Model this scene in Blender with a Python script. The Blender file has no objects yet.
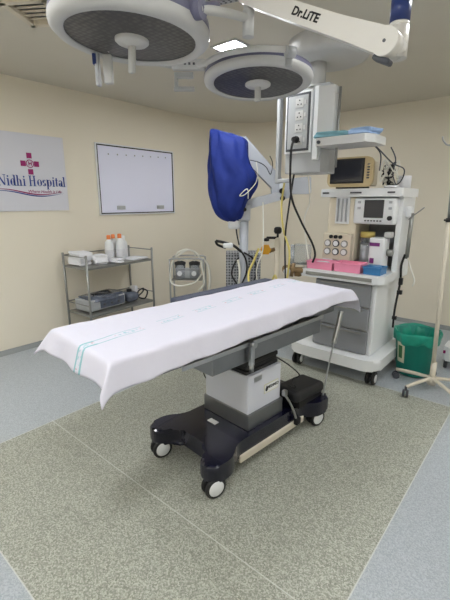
import bpy, bmesh, math, random
from mathutils import Vector, Matrix, Euler
random.seed(7)
C = bpy.context.scene
COL = C.collection
PI = math.pi
R = math.radians

# ------------------------------------------------------------------ materials
MATS = {}
def mat(name, col, rough=.5, metal=0., noise=0., nscale=30., bump=0., bscale=200., emit=None, estr=0., trans=0., coat=0., alpha=1., ior=1.45):
    if name in MATS: return MATS[name]
    m = bpy.data.materials.new(name); m.use_nodes = True
    nt = m.node_tree; b = nt.nodes['Principled BSDF']
    c = (*col, 1)
    b.inputs['Base Color'].default_value = c
    b.inputs['Roughness'].default_value = rough
    b.inputs['Metallic'].default_value = metal
    b.inputs['IOR'].default_value = ior
    b.inputs['Transmission Weight'].default_value = trans
    b.inputs['Coat Weight'].default_value = coat
    b.inputs['Alpha'].default_value = alpha
    tc = nt.nodes.new('ShaderNodeTexCoord')
    if noise > 0:
        n = nt.nodes.new('ShaderNodeTexNoise'); n.inputs['Scale'].default_value = nscale; n.inputs['Detail'].default_value = 4
        nt.links.new(tc.outputs['Object'], n.inputs['Vector'])
        mx = nt.nodes.new('ShaderNodeMix'); mx.data_type = 'RGBA'
        mx.inputs[6].default_value = tuple(max(0, v*(1-noise)) for v in col)+(1,)
        mx.inputs[7].default_value = tuple(min(1, v*(1+noise)) for v in col)+(1,)
        nt.links.new(n.outputs['Fac'], mx.inputs[0]); nt.links.new(mx.outputs[2], b.inputs['Base Color'])
    if bump > 0:
        n = nt.nodes.new('ShaderNodeTexNoise'); n.inputs['Scale'].default_value = bscale; n.inputs['Detail'].default_value = 3
        nt.links.new(tc.outputs['Object'], n.inputs['Vector'])
        bp = nt.nodes.new('ShaderNodeBump'); bp.inputs['Strength'].default_value = bump; bp.inputs['Distance'].default_value = .01
        nt.links.new(n.outputs['Fac'], bp.inputs['Height']); nt.links.new(bp.outputs['Normal'], b.inputs['Normal'])
    if emit:
        b.inputs['Emission Color'].default_value = (*emit, 1); b.inputs['Emission Strength'].default_value = estr
    MATS[name] = m
    return m

def sr(r, g, b):
    f = lambda v: (v/255/12.92) if v/255 <= .04045 else ((v/255+.055)/1.055)**2.4
    return (f(r), f(g), f(b))

M_WALL = mat('wall_paint', sr(228,220,203), .55, noise=.03, nscale=1.5, bump=.03, bscale=60)
M_CEIL = mat('ceiling_paint', sr(208,202,188), .7, noise=.03, nscale=2)
M_WHITE = mat('white_enamel', sr(222,224,226), .35, noise=.03, nscale=8)
M_LAMPW = mat('lamp_white', sr(190,190,189), .4, noise=.03, nscale=8)
M_ARMW = mat('arm_white', sr(212,209,203), .35, noise=.03, nscale=8)
M_BAND = mat('lamp_band_violet', sr(104,104,128), .35, noise=.05, nscale=8)
M_GREY = mat('grey_enamel', sr(168,170,172), .4, noise=.04, nscale=9)
M_MGREY = mat('microscope_grey', sr(176,180,188), .4, noise=.05, nscale=9)
M_DGREY = mat('dark_grey_plastic', sr(70,72,78), .5, noise=.05, nscale=20)
M_BLACK = mat('black_rubber', sr(22,22,24), .55, noise=.1, nscale=30)
M_NAVY = mat('navy_gloss_shell', sr(16,16,34), .22, coat=.3, noise=.05, nscale=10)
M_STEEL = mat('stainless_steel', sr(176,178,180), .28, 1., noise=.06, nscale=20)
M_BRUSH = mat('brushed_steel', sr(136,138,142), .38, 1., noise=.1, nscale=12)
M_DSTEEL = mat('dull_steel', sr(146,146,142), .4, .6, noise=.12, nscale=15)
M_ALU = mat('column_silver', sr(206,208,218), .33, .15, noise=.04, nscale=6)
M_CREAMP = mat('cream_plastic', sr(214,204,184), .45, noise=.04, nscale=12)
M_BEIGE = mat('beige_plastic', sr(196,176,136), .45, noise=.05, nscale=12)
M_BOARD = mat('board_white', sr(228,229,248), .22, noise=.01, nscale=5)
M_SIGN = mat('sign_white', sr(212,212,220), .45, noise=.02, nscale=5)
M_PINKM = mat('sign_magenta', sr(148,24,98), .5, noise=.04, nscale=40)
M_BLUET = mat('sign_blue', sr(38,64,140), .5, noise=.04, nscale=40)
M_BLUEC = mat('blue_drape_cloth', sr(12,38,118), .75, noise=.2, nscale=9, bump=.5, bscale=22)
M_BLUEK = mat('blue_sleeve', sr(42,58,112), .35, noise=.05, nscale=12)
M_SHADE = mat('lamp_glass_dark', sr(84,82,82), .18, noise=.35, nscale=60, coat=.6)
M_SCREEN = mat('screen_glass', sr(38,40,48), .12, noise=.1, nscale=4, coat=.5)
M_PINK = mat('pink_tray_plastic', sr(234,146,176), .4, noise=.05, nscale=12)
M_BLUEP = mat('blue_tray_plastic', sr(58,120,172), .4, noise=.05, nscale=12)
M_TEALC = mat('teal_pack_cloth', sr(116,160,172), .85, noise=.15, nscale=20, bump=.3, bscale=60)
M_BLUEL = mat('pale_blue_pack_cloth', sr(140,165,200), .85, noise=.15, nscale=20, bump=.3, bscale=60)
M_GREEN = mat('green_bin_plastic', sr(16,122,108), .45, noise=.06, nscale=12)
M_BAG = mat('green_liner_film', sr(20,140,118), .35, noise=.2, nscale=14, bump=.5, bscale=18)
M_YEL = mat('yellow_tube', sr(206,190,110), .5, noise=.05, nscale=12)
M_YELV = mat('yellow_valve', sr(226,164,40), .45, noise=.05, nscale=30)
M_ORANGE = mat('orange_cap', sr(230,130,70), .5, noise=.05, nscale=30)
M_TRANS = mat('translucent_plastic', sr(236,238,240), .3, noise=.04, nscale=20, trans=.15)
M_CLEAR = mat('clear_plastic', sr(225,230,235), .1, noise=.02, nscale=20, trans=.9, ior=1.2)
M_CREAMPOLE = mat('cream_pole_paint', sr(204,196,180), .4, noise=.05, nscale=12)
M_TUBEW = mat('white_tubing', sr(216,214,204), .45, noise=.05, nscale=20)
M_DRAW = mat('drawer_grey', sr(132,134,138), .42, noise=.05, nscale=9)
M_PATT = None
M_SKIRT = mat('cove_grey', sr(138,142,142), .5, noise=.08, nscale=60)
M_LINEN = mat('white_pack_cloth', sr(224,224,228), .85, noise=.04, nscale=18, bump=.4, bscale=40)
M_WRAP = mat('device_wrap_film', sr(92,98,112), .22, noise=.6, nscale=18, bump=.5, bscale=40, coat=.4)
M_GOLD = mat('brass_fitting', sr(140,116,84), .4, .6, noise=.2, nscale=30)
M_LABEL = mat('label_cream', sr(206,204,180), .6, noise=.05, nscale=30)
M_PURP = mat('purple_display', sr(110,40,110), .3, noise=.05, nscale=30)
M_WASTE = mat('pad_slate', sr(72,76,92), .6, noise=.08, nscale=30)
M_YLID = mat('yellow_lid', sr(190,170,96), .4, noise=.05, nscale=20)
M_PANEL = mat('light_panel_diffuser', (1,1,1), .5, emit=(.95,.98,1), estr=46.)
M_DGREEN = mat('sticker_green', sr(60,110,66), .6, noise=.4, nscale=60)

def make_pattern_plate():
    m = mat('perforated_grey_panel', sr(120,122,126), .5)
    nt = m.node_tree; b = nt.nodes['Principled BSDF']
    tc = nt.nodes.new('ShaderNodeTexCoord'); v = nt.nodes.new('ShaderNodeTexVoronoi'); v.inputs['Scale'].default_value = 34; v.inputs['Randomness'].default_value = .15
    nt.links.new(tc.outputs['Object'], v.inputs['Vector'])
    r = nt.nodes.new('ShaderNodeValToRGB'); r.color_ramp.elements[0].position = .3; r.color_ramp.elements[0].color = (*sr(78,80,86),1)
    r.color_ramp.elements[1].position = .42; r.color_ramp.elements[1].color = (*sr(158,160,164),1)
    nt.links.new(v.outputs['Distance'], r.inputs[0]); nt.links.new(r.outputs[0], b.inputs['Base Color'])
    return m
M_PATT = make_pattern_plate()

def make_lamp_glass():
    m = mat('lamp_led_glass', sr(90,88,88), .38)
    nt = m.node_tree; b = nt.nodes['Principled BSDF']
    tc = nt.nodes.new('ShaderNodeTexCoord'); v = nt.nodes.new('ShaderNodeTexVoronoi'); v.inputs['Scale'].default_value = 38; v.inputs['Randomness'].default_value = .3
    nt.links.new(tc.outputs['Object'], v.inputs['Vector'])
    r = nt.nodes.new('ShaderNodeValToRGB'); r.color_ramp.elements[0].position = .1; r.color_ramp.elements[0].color = (*sr(98,96,94),1)
    r.color_ramp.elements[1].position = .6; r.color_ramp.elements[1].color = (*sr(56,55,57),1)
    nt.links.new(v.outputs['Distance'], r.inputs[0]); nt.links.new(r.outputs[0], b.inputs['Base Color'])
    return m
M_LED = make_lamp_glass()

def make_floor():
    m = bpy.data.materials.new('speckled_vinyl'); m.use_nodes = True
    nt = m.node_tree; N = nt.nodes; Lk = nt.links; b = N['Principled BSDF']
    tc = N.new('ShaderNodeTexCoord'); sp = N.new('ShaderNodeSeparateXYZ'); Lk.new(tc.outputs['Object'], sp.inputs[0])
    def mth(op, a, bb=None):
        n = N.new('ShaderNodeMath'); n.operation = op
        for i, v in enumerate((a, bb)):
            if v is None: continue
            if isinstance(v, (int, float)): n.inputs[i].default_value = v
            else: Lk.new(v, n.inputs[i])
        return n.outputs[0]
    X, Y = sp.outputs[0], sp.outputs[1]
    inside = mth('MULTIPLY', mth('MULTIPLY', mth('GREATER_THAN', X, -2.585), mth('LESS_THAN', X, -.41)),
                 mth('MULTIPLY', mth('GREATER_THAN', Y, .426), mth('LESS_THAN', Y, 3.2)))
    def line(c, v, w=.003): return mth('LESS_THAN', mth('ABSOLUTE', mth('SUBTRACT', c, v)), w)
    seams = mth('MAXIMUM', mth('MAXIMUM', line(X, -.41), line(X, -2.585)), mth('MAXIMUM', line(Y, .426), mth('MAXIMUM', line(Y, 1.105), line(Y, 3.2))))
    seams = mth('MULTIPLY', seams, mth('MULTIPLY', mth('MULTIPLY', mth('GREATER_THAN', X, -2.60), mth('LESS_THAN', X, -.40)), mth('LESS_THAN', Y, 3.21)))
    def speck(c1, c2, c3, scale):
        n = N.new('ShaderNodeTexNoise'); n.inputs['Scale'].default_value = scale; n.inputs['Detail'].default_value = 3; n.inputs['Roughness'].default_value = .7
        Lk.new(tc.outputs['Object'], n.inputs['Vector'])
        r = N.new('ShaderNodeValToRGB'); e = r.color_ramp.elements
        e[0].position = .28; e[0].color = (*c1,1); e[1].position = .74; e[1].color = (*c3,1)
        k = e.new(.5); k.color = (*c2,1)
        v = N.new('ShaderNodeTexVoronoi'); v.inputs['Scale'].default_value = scale*1.5; Lk.new(tc.outputs['Object'], v.inputs['Vector'])
        sc_ = N.new('ShaderNodeSeparateColor'); Lk.new(v.outputs['Color'], sc_.inputs[0])
        mixf = mth('ADD', mth('MULTIPLY', sc_.outputs[0], .42), mth('MULTIPLY', n.outputs['Fac'], .60))
        Lk.new(mixf, r.inputs[0]); return r.outputs[0]
    g = speck(sr(120,122,110), sr(149,150,139), sr(184,185,173), 120)
    bl = speck(sr(149,155,160), sr(162,168,173), sr(177,182,187), 120)
    mx = N.new('ShaderNodeMix'); mx.data_type = 'RGBA'
    Lk.new(inside, mx.inputs[0]); Lk.new(bl, mx.inputs[6]); Lk.new(g, mx.inputs[7])
    m2 = N.new('ShaderNodeMix'); m2.data_type = 'RGBA'; Lk.new(mth('MULTIPLY', seams, .6), m2.inputs[0])
    Lk.new(mx.outputs[2], m2.inputs[6]); m2.inputs[7].default_value = (*sr(206,208,202),1)
    Lk.new(m2.outputs[2], b.inputs['Base Color'])
    b.inputs['Roughness'].default_value = .42
    n = N.new('ShaderNodeTexNoise'); n.inputs['Scale'].default_value = 60; Lk.new(tc.outputs['Object'], n.inputs['Vector'])
    bp = N.new('ShaderNodeBump'); bp.inputs['Strength'].default_value = .12; bp.inputs['Distance'].default_value = .005
    Lk.new(n.outputs['Fac'], bp.inputs['Height']); Lk.new(bp.outputs['Normal'], b.inputs['Normal'])
    return m
M_FLOOR = make_floor()

def make_sheet_mat():
    m = bpy.data.materials.new('bed_sheet_cotton'); m.use_nodes = True
    nt = m.node_tree; N = nt.nodes; Lk = nt.links; b = N['Principled BSDF']
    uv = N.new('ShaderNodeUVMap'); uv.uv_map = 'cloth'
    sp = N.new('ShaderNodeSeparateXYZ'); Lk.new(uv.outputs[0], sp.inputs[0])
    def mth(op, a, bb=None):
        n = N.new('ShaderNodeMath'); n.operation = op
        for i, v in enumerate((a, bb)):
            if v is None: continue
            if isinstance(v, (int, float)): n.inputs[i].default_value = v
            else: Lk.new(v, n.inputs[i])
        return n.outputs[0]
    U, V = sp.outputs[0], sp.outputs[1]
    # woven lettering band down the length, the solid stripe crossing near the foot of the sheet
    Us = mth('ADD', U, mth('MULTIPLY', V, .108))
    l1 = mth('LESS_THAN', mth('ABSOLUTE', mth('SUBTRACT', Us, -.032)), .0035)
    l2 = mth('LESS_THAN', mth('ABSOLUTE', mth('SUBTRACT', Us, -.078)), .0035)
    nz = N.new('ShaderNodeTexNoise'); nz.inputs['Scale'].default_value = 45; Lk.new(uv.outputs[0], nz.inputs['Vector'])
    dash = mth('GREATER_THAN', mth('SINE', mth('MULTIPLY', V, 24)), -.35)
    txt = mth('MULTIPLY', mth('LESS_THAN', mth('ABSOLUTE', mth('SUBTRACT', Us, -.055)), .013), mth('GREATER_THAN', nz.outputs['Fac'], .55))
    txt = mth('MULTIPLY', txt, dash)
    red = mth('MULTIPLY', txt, mth('LESS_THAN', mth('SINE', mth('MULTIPLY', V, 24)), .05))
    foot = mth('LESS_THAN', V, -.80)
    teal = mth('MULTIPLY', mth('MAXIMUM', l1, l2), mth('MAXIMUM', foot, mth('MULTIPLY', dash, .55)))
    wide = mth('MULTIPLY', mth('LESS_THAN', V, -.9), mth('LESS_THAN', mth('ABSOLUTE', mth('ADD', mth('ABSOLUTE', mth('ADD', Us, .055)), -.022)), .007))
    teal = mth('MAXIMUM', teal, wide)
    mx = N.new('ShaderNodeMix'); mx.data_type = 'RGBA'
    Lk.new(mth('MULTIPLY', teal, .75), mx.inputs[0]); mx.inputs[6].default_value = (*sr(206,204,216),1); mx.inputs[7].default_value = (*sr(96,170,176),1)
    m3 = N.new('ShaderNodeMix'); m3.data_type = 'RGBA'; Lk.new(mth('MULTIPLY', txt, .6), m3.inputs[0])
    Lk.new(mx.outputs[2], m3.inputs[6]); m3.inputs[7].default_value = (*sr(110,180,190),1)
    m4 = N.new('ShaderNodeMix'); m4.data_type = 'RGBA'; Lk.new(mth('MULTIPLY', red, .6), m4.inputs[0])
    Lk.new(m3.outputs[2], m4.inputs[6]); m4.inputs[7].default_value = (*sr(220,130,130),1)
    Lk.new(m4.outputs[2], b.inputs['Base Color']); b.inputs['Roughness'].default_value = .85
    n = N.new('ShaderNodeTexNoise'); n.inputs['Scale'].default_value = 7; n.inputs['Detail'].default_value = 4
    tc = N.new('ShaderNodeTexCoord'); Lk.new(tc.outputs['Object'], n.inputs['Vector'])
    bp = N.new('ShaderNodeBump'); bp.inputs['Strength'].default_value = .35; bp.inputs['Distance'].default_value = .02
    Lk.new(n.outputs['Fac'], bp.inputs['Height']); Lk.new(bp.outputs['Normal'], b.inputs['Normal'])
    return m
M_SHEET = make_sheet_mat()

# ------------------------------------------------------------------ mesh helpers
class MB:
    def __init__(s, M=None):
        s.bm = bmesh.new(); s.M = M or Matrix()
    def _add(s, tmp, M=None, smooth=False):
        T = s.M @ (M or Matrix())
        mp = {}
        for v in tmp.verts: mp[v] = s.bm.verts.new(T @ v.co)
        for f in tmp.faces:
            try: nf = s.bm.faces.new([mp[v] for v in f.verts]); nf.smooth = smooth or f.smooth
            except ValueError: pass
        tmp.free(); return s
    def box(s, c, d, rz=0, bev=0., rot=None, seg=2):
        t = bmesh.new(); bmesh.ops.create_cube(t, size=1)
        for v in t.verts: v.co = Vector((v.co.x*d[0], v.co.y*d[1], v.co.z*d[2]))
        if bev > 0: bmesh.ops.bevel(t, geom=t.edges[:], offset=min(bev, min(d)*.49), segments=seg, affect='EDGES', profile=.5)
        m = rot if rot is not None else Matrix.Rotation(rz, 4, 'Z')
        return s._add(t, Matrix.Translation(c) @ m)
    def cyl(s, a, b, r0, r1=None, seg=20, smooth=True):
        a, b = Vector(a), Vector(b); r1 = r0 if r1 is None else r1
        d = b-a; t = bmesh.new()
        bmesh.ops.create_cone(t, cap_ends=True, segments=seg, radius1=r0, radius2=r1, depth=d.length)
        for f in t.faces: f.smooth = smooth and len(f.verts) == 4
        return s._add(t, Matrix.Translation((a+b)/2) @ d.to_track_quat('Z', 'Y').to_matrix().to_4x4())
    def lathe(s, prof, seg=40, M=None, smooth=True):
        t = bmesh.new(); rings = []
        for r, z in prof:
            if r < 1e-5: rings.append([t.verts.new((0, 0, z))])
            else: rings.append([t.verts.new((r*math.cos(2*PI*i/seg), r*math.sin(2*PI*i/seg), z)) for i in range(seg)])
        for A, B in zip(rings, rings[1:]):
            for i in range(seg):
                j = (i+1) % seg
                if len(A) == 1 and len(B) == 1: continue
                if len(A) == 1: q = [A[0], B[j], B[i]]
                elif len(B) == 1: q = [A[i], A[j], B[0]]
                else: q = [A[i], A[j], B[j], B[i]]
                f = t.faces.new(q); f.smooth = smooth
        bmesh.ops.recalc_face_normals(t, faces=t.faces[:])
        return s._add(t, M)
    def prism(s, poly, z0, z1, bev=0., M=None, seg=2):
        t = bmesh.new()
        lo = [t.verts.new((x, y, z0)) for x, y in poly]; hi = [t.verts.new((x, y, z1)) for x, y in poly]
        t.faces.new(lo[::-1]); t.faces.new(hi); n = len(poly)
        for i in range(n): t.faces.new([lo[i], lo[(i+1) % n], hi[(i+1) % n], hi[i]])
        if bev > 0:
            es = [e for e in t.edges if abs(e.verts[0].co.z-e.verts[1].co.z) < 1e-6]
            bmesh.ops.bevel(t, geom=es, offset=bev, segments=seg, affect='EDGES', profile=.5)
        bmesh.ops.recalc_face_normals(t, faces=t.faces[:])
        return s._add(t, M)
    def tube(s, pts, r, seg=8, sub=6, closed=False):
        P = [Vector(p) for p in pts]
        if len(P) > 2 and sub > 1:
            Q = []; n = len(P); rng = n if closed else n-1
            for i in range(rng):
                if closed: p0, p1, p2, p3 = P[i-1], P[i], P[(i+1) % n], P[(i+2) % n]
                else: p0, p1, p2, p3 = P[max(i-1, 0)], P[i], P[i+1], P[min(i+2, n-1)]
                for k in range(sub):
                    t = k/sub
                    Q.append(.5*((2*p1)+(-p0+p2)*t+(2*p0-5*p1+4*p2-p3)*t*t+(-p0+3*p1-3*p2+p3)*t**3))
            if not closed: Q.append(P[-1])
            P = Q
        t = bmesh.new(); rings = []; n = len(P); up = None
        for i, p in enumerate(P):
            if closed: d = (P[(i+1) % n]-P[i-1]).normalized()
            else: d = (P[min(i+1, n-1)]-P[max(i-1, 0)]).normalized()
            if up is None:
                up = Vector((0, 0, 1)) if abs(d.z) < .9 else Vector((1, 0, 0))
            x = d.cross(up)
            if x.length < 1e-4: x = d.orthogonal()
            x.normalize(); y = x.cross(d).normalized(); up = y
            rr = r[i*len(r)//n] if isinstance(r, (list, tuple)) else r
            rings.append([t.verts.new(p+x*rr*math.cos(2*PI*k/seg)+y*rr*math.sin(2*PI*k/seg)) for k in range(seg)])
        prs = list(zip(rings, rings[1:]))
        if closed: prs.append((rings[-1], rings[0]))
        for A, B in prs:
            for k in range(seg):
                f = t.faces.new([A[k], A[(k+1) % seg], B[(k+1) % seg], B[k]]); f.smooth = True
        if not closed:
            t.faces.new(rings[0][::-1]); t.faces.new(rings[-1])
        bmesh.ops.recalc_face_normals(t, faces=t.faces[:])
        return s._add(t)
    def blob(s, c, d, amp=.08, sub=3, seed=0, rz=0, power=1.):
        t = bmesh.new(); bmesh.ops.create_icosphere(t, subdivisions=sub, radius=1)
        rnd = random.Random(seed); ph = [rnd.uniform(0, 6) for _ in range(6)]
        for v in t.verts:
            x, y, z = v.co
            k = 1+amp*(math.sin(5*x+ph[0])*math.cos(4*y+ph[1])+math.sin(6*z+ph[2]+3*x))
            e = power
            f = lambda a: math.copysign(abs(a)**e, a)
            v.co = Vector((f(x)*d[0]*k/2, f(y)*d[1]*k/2, f(z)*d[2]*k/2))
        for f_ in t.faces: f_.smooth = True
        return s._add(t, Matrix.Translation(c) @ Matrix.Rotation(rz, 4, 'Z'))
    def quad(s, a, b, c, d):
        vs = [s.bm.verts.new(s.M @ Vector(p)) for p in (a, b, c, d)]; s.bm.faces.new(vs); return s
    def build(s, name, m, parent=None, loc=None):
        me = bpy.data.meshes.new(name); s.bm.to_mesh(me); s.bm.free()
        me.materials.append(m)
        o = bpy.data.objects.new(name, me); COL.objects.link(o)
        if parent: o.parent = parent
        if loc: o.location = loc
        return o

def tag(o, label, cat, group=None, kind=None):
    o['label'] = label; o['category'] = cat
    if group: o['group'] = group
    if kind: o['kind'] = kind
    return o
def thing(name, label, cat, loc=(0, 0, 0), rz=0, group=None):
    o = bpy.data.objects.new(name, None); COL.objects.link(o); o.empty_display_size = .1
    o.location = loc; o.rotation_euler = (0, 0, rz)
    return tag(o, label, cat, group)
def single(name, mb, m, label, cat, loc=(0, 0, 0), rz=0, group=None):
    o = mb.build(name, m, None, loc); o.rotation_euler = (0, 0, rz); return tag(o, label, cat, group)
def struct(name, mb, m):
    o = mb.build(name, m); o['kind'] = 'structure'; return o
def text_mesh(body, size, M, m, name, parent, extrude=.001, offset=0., shear=0., align='CENTER'):
    cu = bpy.data.curves.new(name, 'FONT'); cu.body = body; cu.size = size; cu.extrude = extrude; cu.offset = offset; cu.shear = shear
    cu.align_x = align; cu.align_y = 'CENTER'; cu.resolution_u = 3
    to = bpy.data.objects.new('temp_text', cu); COL.objects.link(to)
    bpy.context.view_layer.update()
    me = bpy.data.meshes.new_from_object(to.evaluated_get(bpy.context.evaluated_depsgraph_get()))
    bpy.data.objects.remove(to); bpy.data.curves.remove(cu)
    me.transform(M); me.name = name; me.materials.clear(); me.materials.append(m)
    o = bpy.data.objects.new(name, me); COL.objects.link(o); o.parent = parent; return o

WX, WY, CZ = -4.2, 5.3, 2.70
EX, EY = 1.8, -1.8
# ------------------------------------------------------------------ room
r = .9
arc = [(WX+r-r*math.cos(a), WY-r+r*math.sin(a)) for a in [PI/2*i/14 for i in range(15)]]
plan_in = [(WX, EY), *arc, (EX, WY), (EX, EY)]
b = MB(); b.prism([(WX-.1, EY-.1), (WX-.1, WY+.1), (EX+.1, WY+.1), (EX+.1, EY-.1)][::-1], -.1, 0); struct('floor', b, M_FLOOR)
b = MB(); b.prism([(WX-.1, EY-.1), (WX-.1, WY+.1), (EX+.1, WY+.1), (EX+.1, EY-.1)][::-1], CZ, CZ+.1); struct('ceiling', b, M_CEIL)
b = MB(); b.box((WX-.05, (EY+WY-r)/2, CZ/2), (.1, WY-r-EY, CZ)); struct('wall_left', b, M_WALL)
out = [(WX-.1, WY-r)] + [(WX-.1, WY+.1)]
b = MB()
t = bmesh.new(); lo = [t.verts.new((x, y, 0)) for x, y in arc]; hi = [t.verts.new((x, y, CZ)) for x, y in arc]
for i in range(len(arc)-1):
    f = t.faces.new([lo[i], lo[i+1], hi[i+1], hi[i]]); f.smooth = True
b._add(t); b.box(((arc[-1][0]+EX)/2, WY+.05, CZ/2), (EX-arc[-1][0], .1, CZ)); struct('wall_back', b, M_WALL)
b = MB(); b.box((EX+.05, (EY+WY)/2, CZ/2), (.1, WY-EY, CZ)); struct('wall_right', b, M_WALL)
b = MB(); b.box(((EX+WX)/2, EY-.05, CZ/2), (EX-WX, .1, CZ)); struct('wall_front', b, M_WALL)
# coved skirting
def cove(path, name):
    t = bmesh.new(); prof = [(.002, .045), (.006, .03), (.018, .014), (.045, .003), (.05, .001)]
    rows = []
    for i, (p, n) in enumerate(path): rows.append([t.verts.new((p[0]+n[0]*a, p[1]+n[1]*a, z)) for a, z in prof])
    for A, B in zip(rows, rows[1:]):
        for k in range(len(prof)-1):
            f = t.faces.new([A[k], A[k+1], B[k+1], B[k]]); f.smooth = True
    b = MB(); b._add(t); struct(name, b, M_SKIRT)
cove([((WX, EY), (1, 0)), ((WX, WY-r), (1, 0))], 'baseboard_left')
cove([(p, (math.cos(PI/2*i/14), -math.sin(PI/2*i/14))) for i, p in enumerate(arc)]+[((EX, WY), (0, -1))], 'baseboard_back')

# ceiling lights
def ceiling_light(x, y, label):
    t = thing('ceiling_light', label, 'light', (x, y, CZ), 0, 'ceiling light panels')
    b = MB(); w, l = .115, .145
    for sx in (-1, 1): b.box((sx*w, 0, -.006), (.02, 2*l+.02, .012), bev=.002)
    for sy in (-1, 1): b.box((0, sy*l, -.006), (2*w, .02, .012), bev=.002)
    b.build('frame', M_LAMPW, t)
    b = MB(); b.box((0, 0, -.004), (.205, .265, .006)); b.build('diffuser', M_PANEL, t)
LP = [(-2.14, 2.64)]
ceiling_light(-2.14, 2.64, 'lit square ceiling light panel seen above the smaller surgical lamp')
for x in (-2.14, -.6, .9):
    for y in (.35, -1.2):
        ceiling_light(x, y, 'lit square ceiling light panel outside the picture, near the camera')
ceiling_light(-2.75, 3.75, 'added square ceiling light panel, unseen behind the smaller surgical lamp, brightening the back corner')  # extra panel added out of sight to brighten the back corner wall
for x, y in ((-.35, 2.3), (.9, 2.64), (.9, 4.4), (-3.5, .2), (-3.5, -1.2)):
    ceiling_light(x, y, 'lit square ceiling light panel outside the picture, near the camera')

# air vent
t = thing('air_vent', 'cream louvred air vent on the ceiling at the upper left', 'vent', (-2.86, 1.42, CZ), R(0))
dr = Vector((math.cos(R(123)), 0, 0))
b = MB(Matrix.Rotation(R(33), 4, 'Z'))
# near corner at the origin; body spreads away to -y and +x
w, l = .30, .34
for c, d in (((-.02+w/2, -.02, -.02), (w, .04, .04)), ((-.02+w/2, -l+.02, -.02), (w, .04, .04)), ((0, -l/2, -.02), (.04, l, .04)), ((w-.04, -l/2, -.02), (.04, l, .04))): b.box(c, d, bev=.004)
b.build('frame', M_CREAMP, t)
b = MB(Matrix.Rotation(R(33), 4, 'Z'))
for k in range(5): b.box((w/2-.02, -.07-.05*k, -.018), (w-.08, .042, .005), rot=Matrix.Rotation(R(12), 4, 'X'))
b.build('louvre', M_CREAMP, t)
b = MB(Matrix.Rotation(R(33), 4, 'Z')); b.box((w/2-.02, -l/2, -.003), (w-.06, l-.06, .004)); b.build('backing', M_DRAW, t)

# ------------------------------------------------------------------ hospital sign
sx_ = WX+.008
t = thing('hospital_sign', 'white wall sign reading Nidhi Hospital with a magenta cross emblem', 'sign', (WX, 1.5, 1.45))
b = MB(); y0, y1, z0, z1 = 1.0, 2.25, 1.45, 2.20
b.box((WX+.006, (y0+y1)/2, (z0+z1)/2), (.012, y1-y0, z1-z0), bev=.002)
def unparent(o, t):
    for ch in o if isinstance(o, list) else [o]:
        ch.parent = t; ch.matrix_parent_inverse = Matrix.Translation(-Vector(t.location))
o = b.build('panel', M_SIGN); unparent(o, t)
MS = Matrix(((0, 0, 1, WX+.013), (1, 0, 0, 0), (0, 1, 0, 0), (0, 0, 0, 1)))   # text x -> +y, text y -> +z
b = MB(); cy, cz = 1.875, 1.915
for dy, dz in ((-.066, 0), (.066, 0), (0, .078), (0, -.078)):
    b.box((WX+.014, cy+dy, cz+dz), (.003, .05, .052))
unparent(b.build('cross_emblem', M_PINKM), t)
b = MB(); b.cyl((WX+.012, cy, cz), (WX+.0145, cy, cz), .043); unparent(b.build('emblem_disc', M_SIGN), t)
b = MB(); seg = 24
b.tube([(WX+.015, cy+.036*math.cos(a), cz+.036*math.sin(a)) for a in [2*PI*i/seg for i in range(seg)]], .004, 6, 1, True)
unparent(b.build('emblem_ring', M_PINKM), t)
unparent(text_mesh('H', .05, Matrix.Translation((.006, cy, cz)) @ MS, M_PINKM, 'emblem_letter', None, offset=.002), t)
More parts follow.
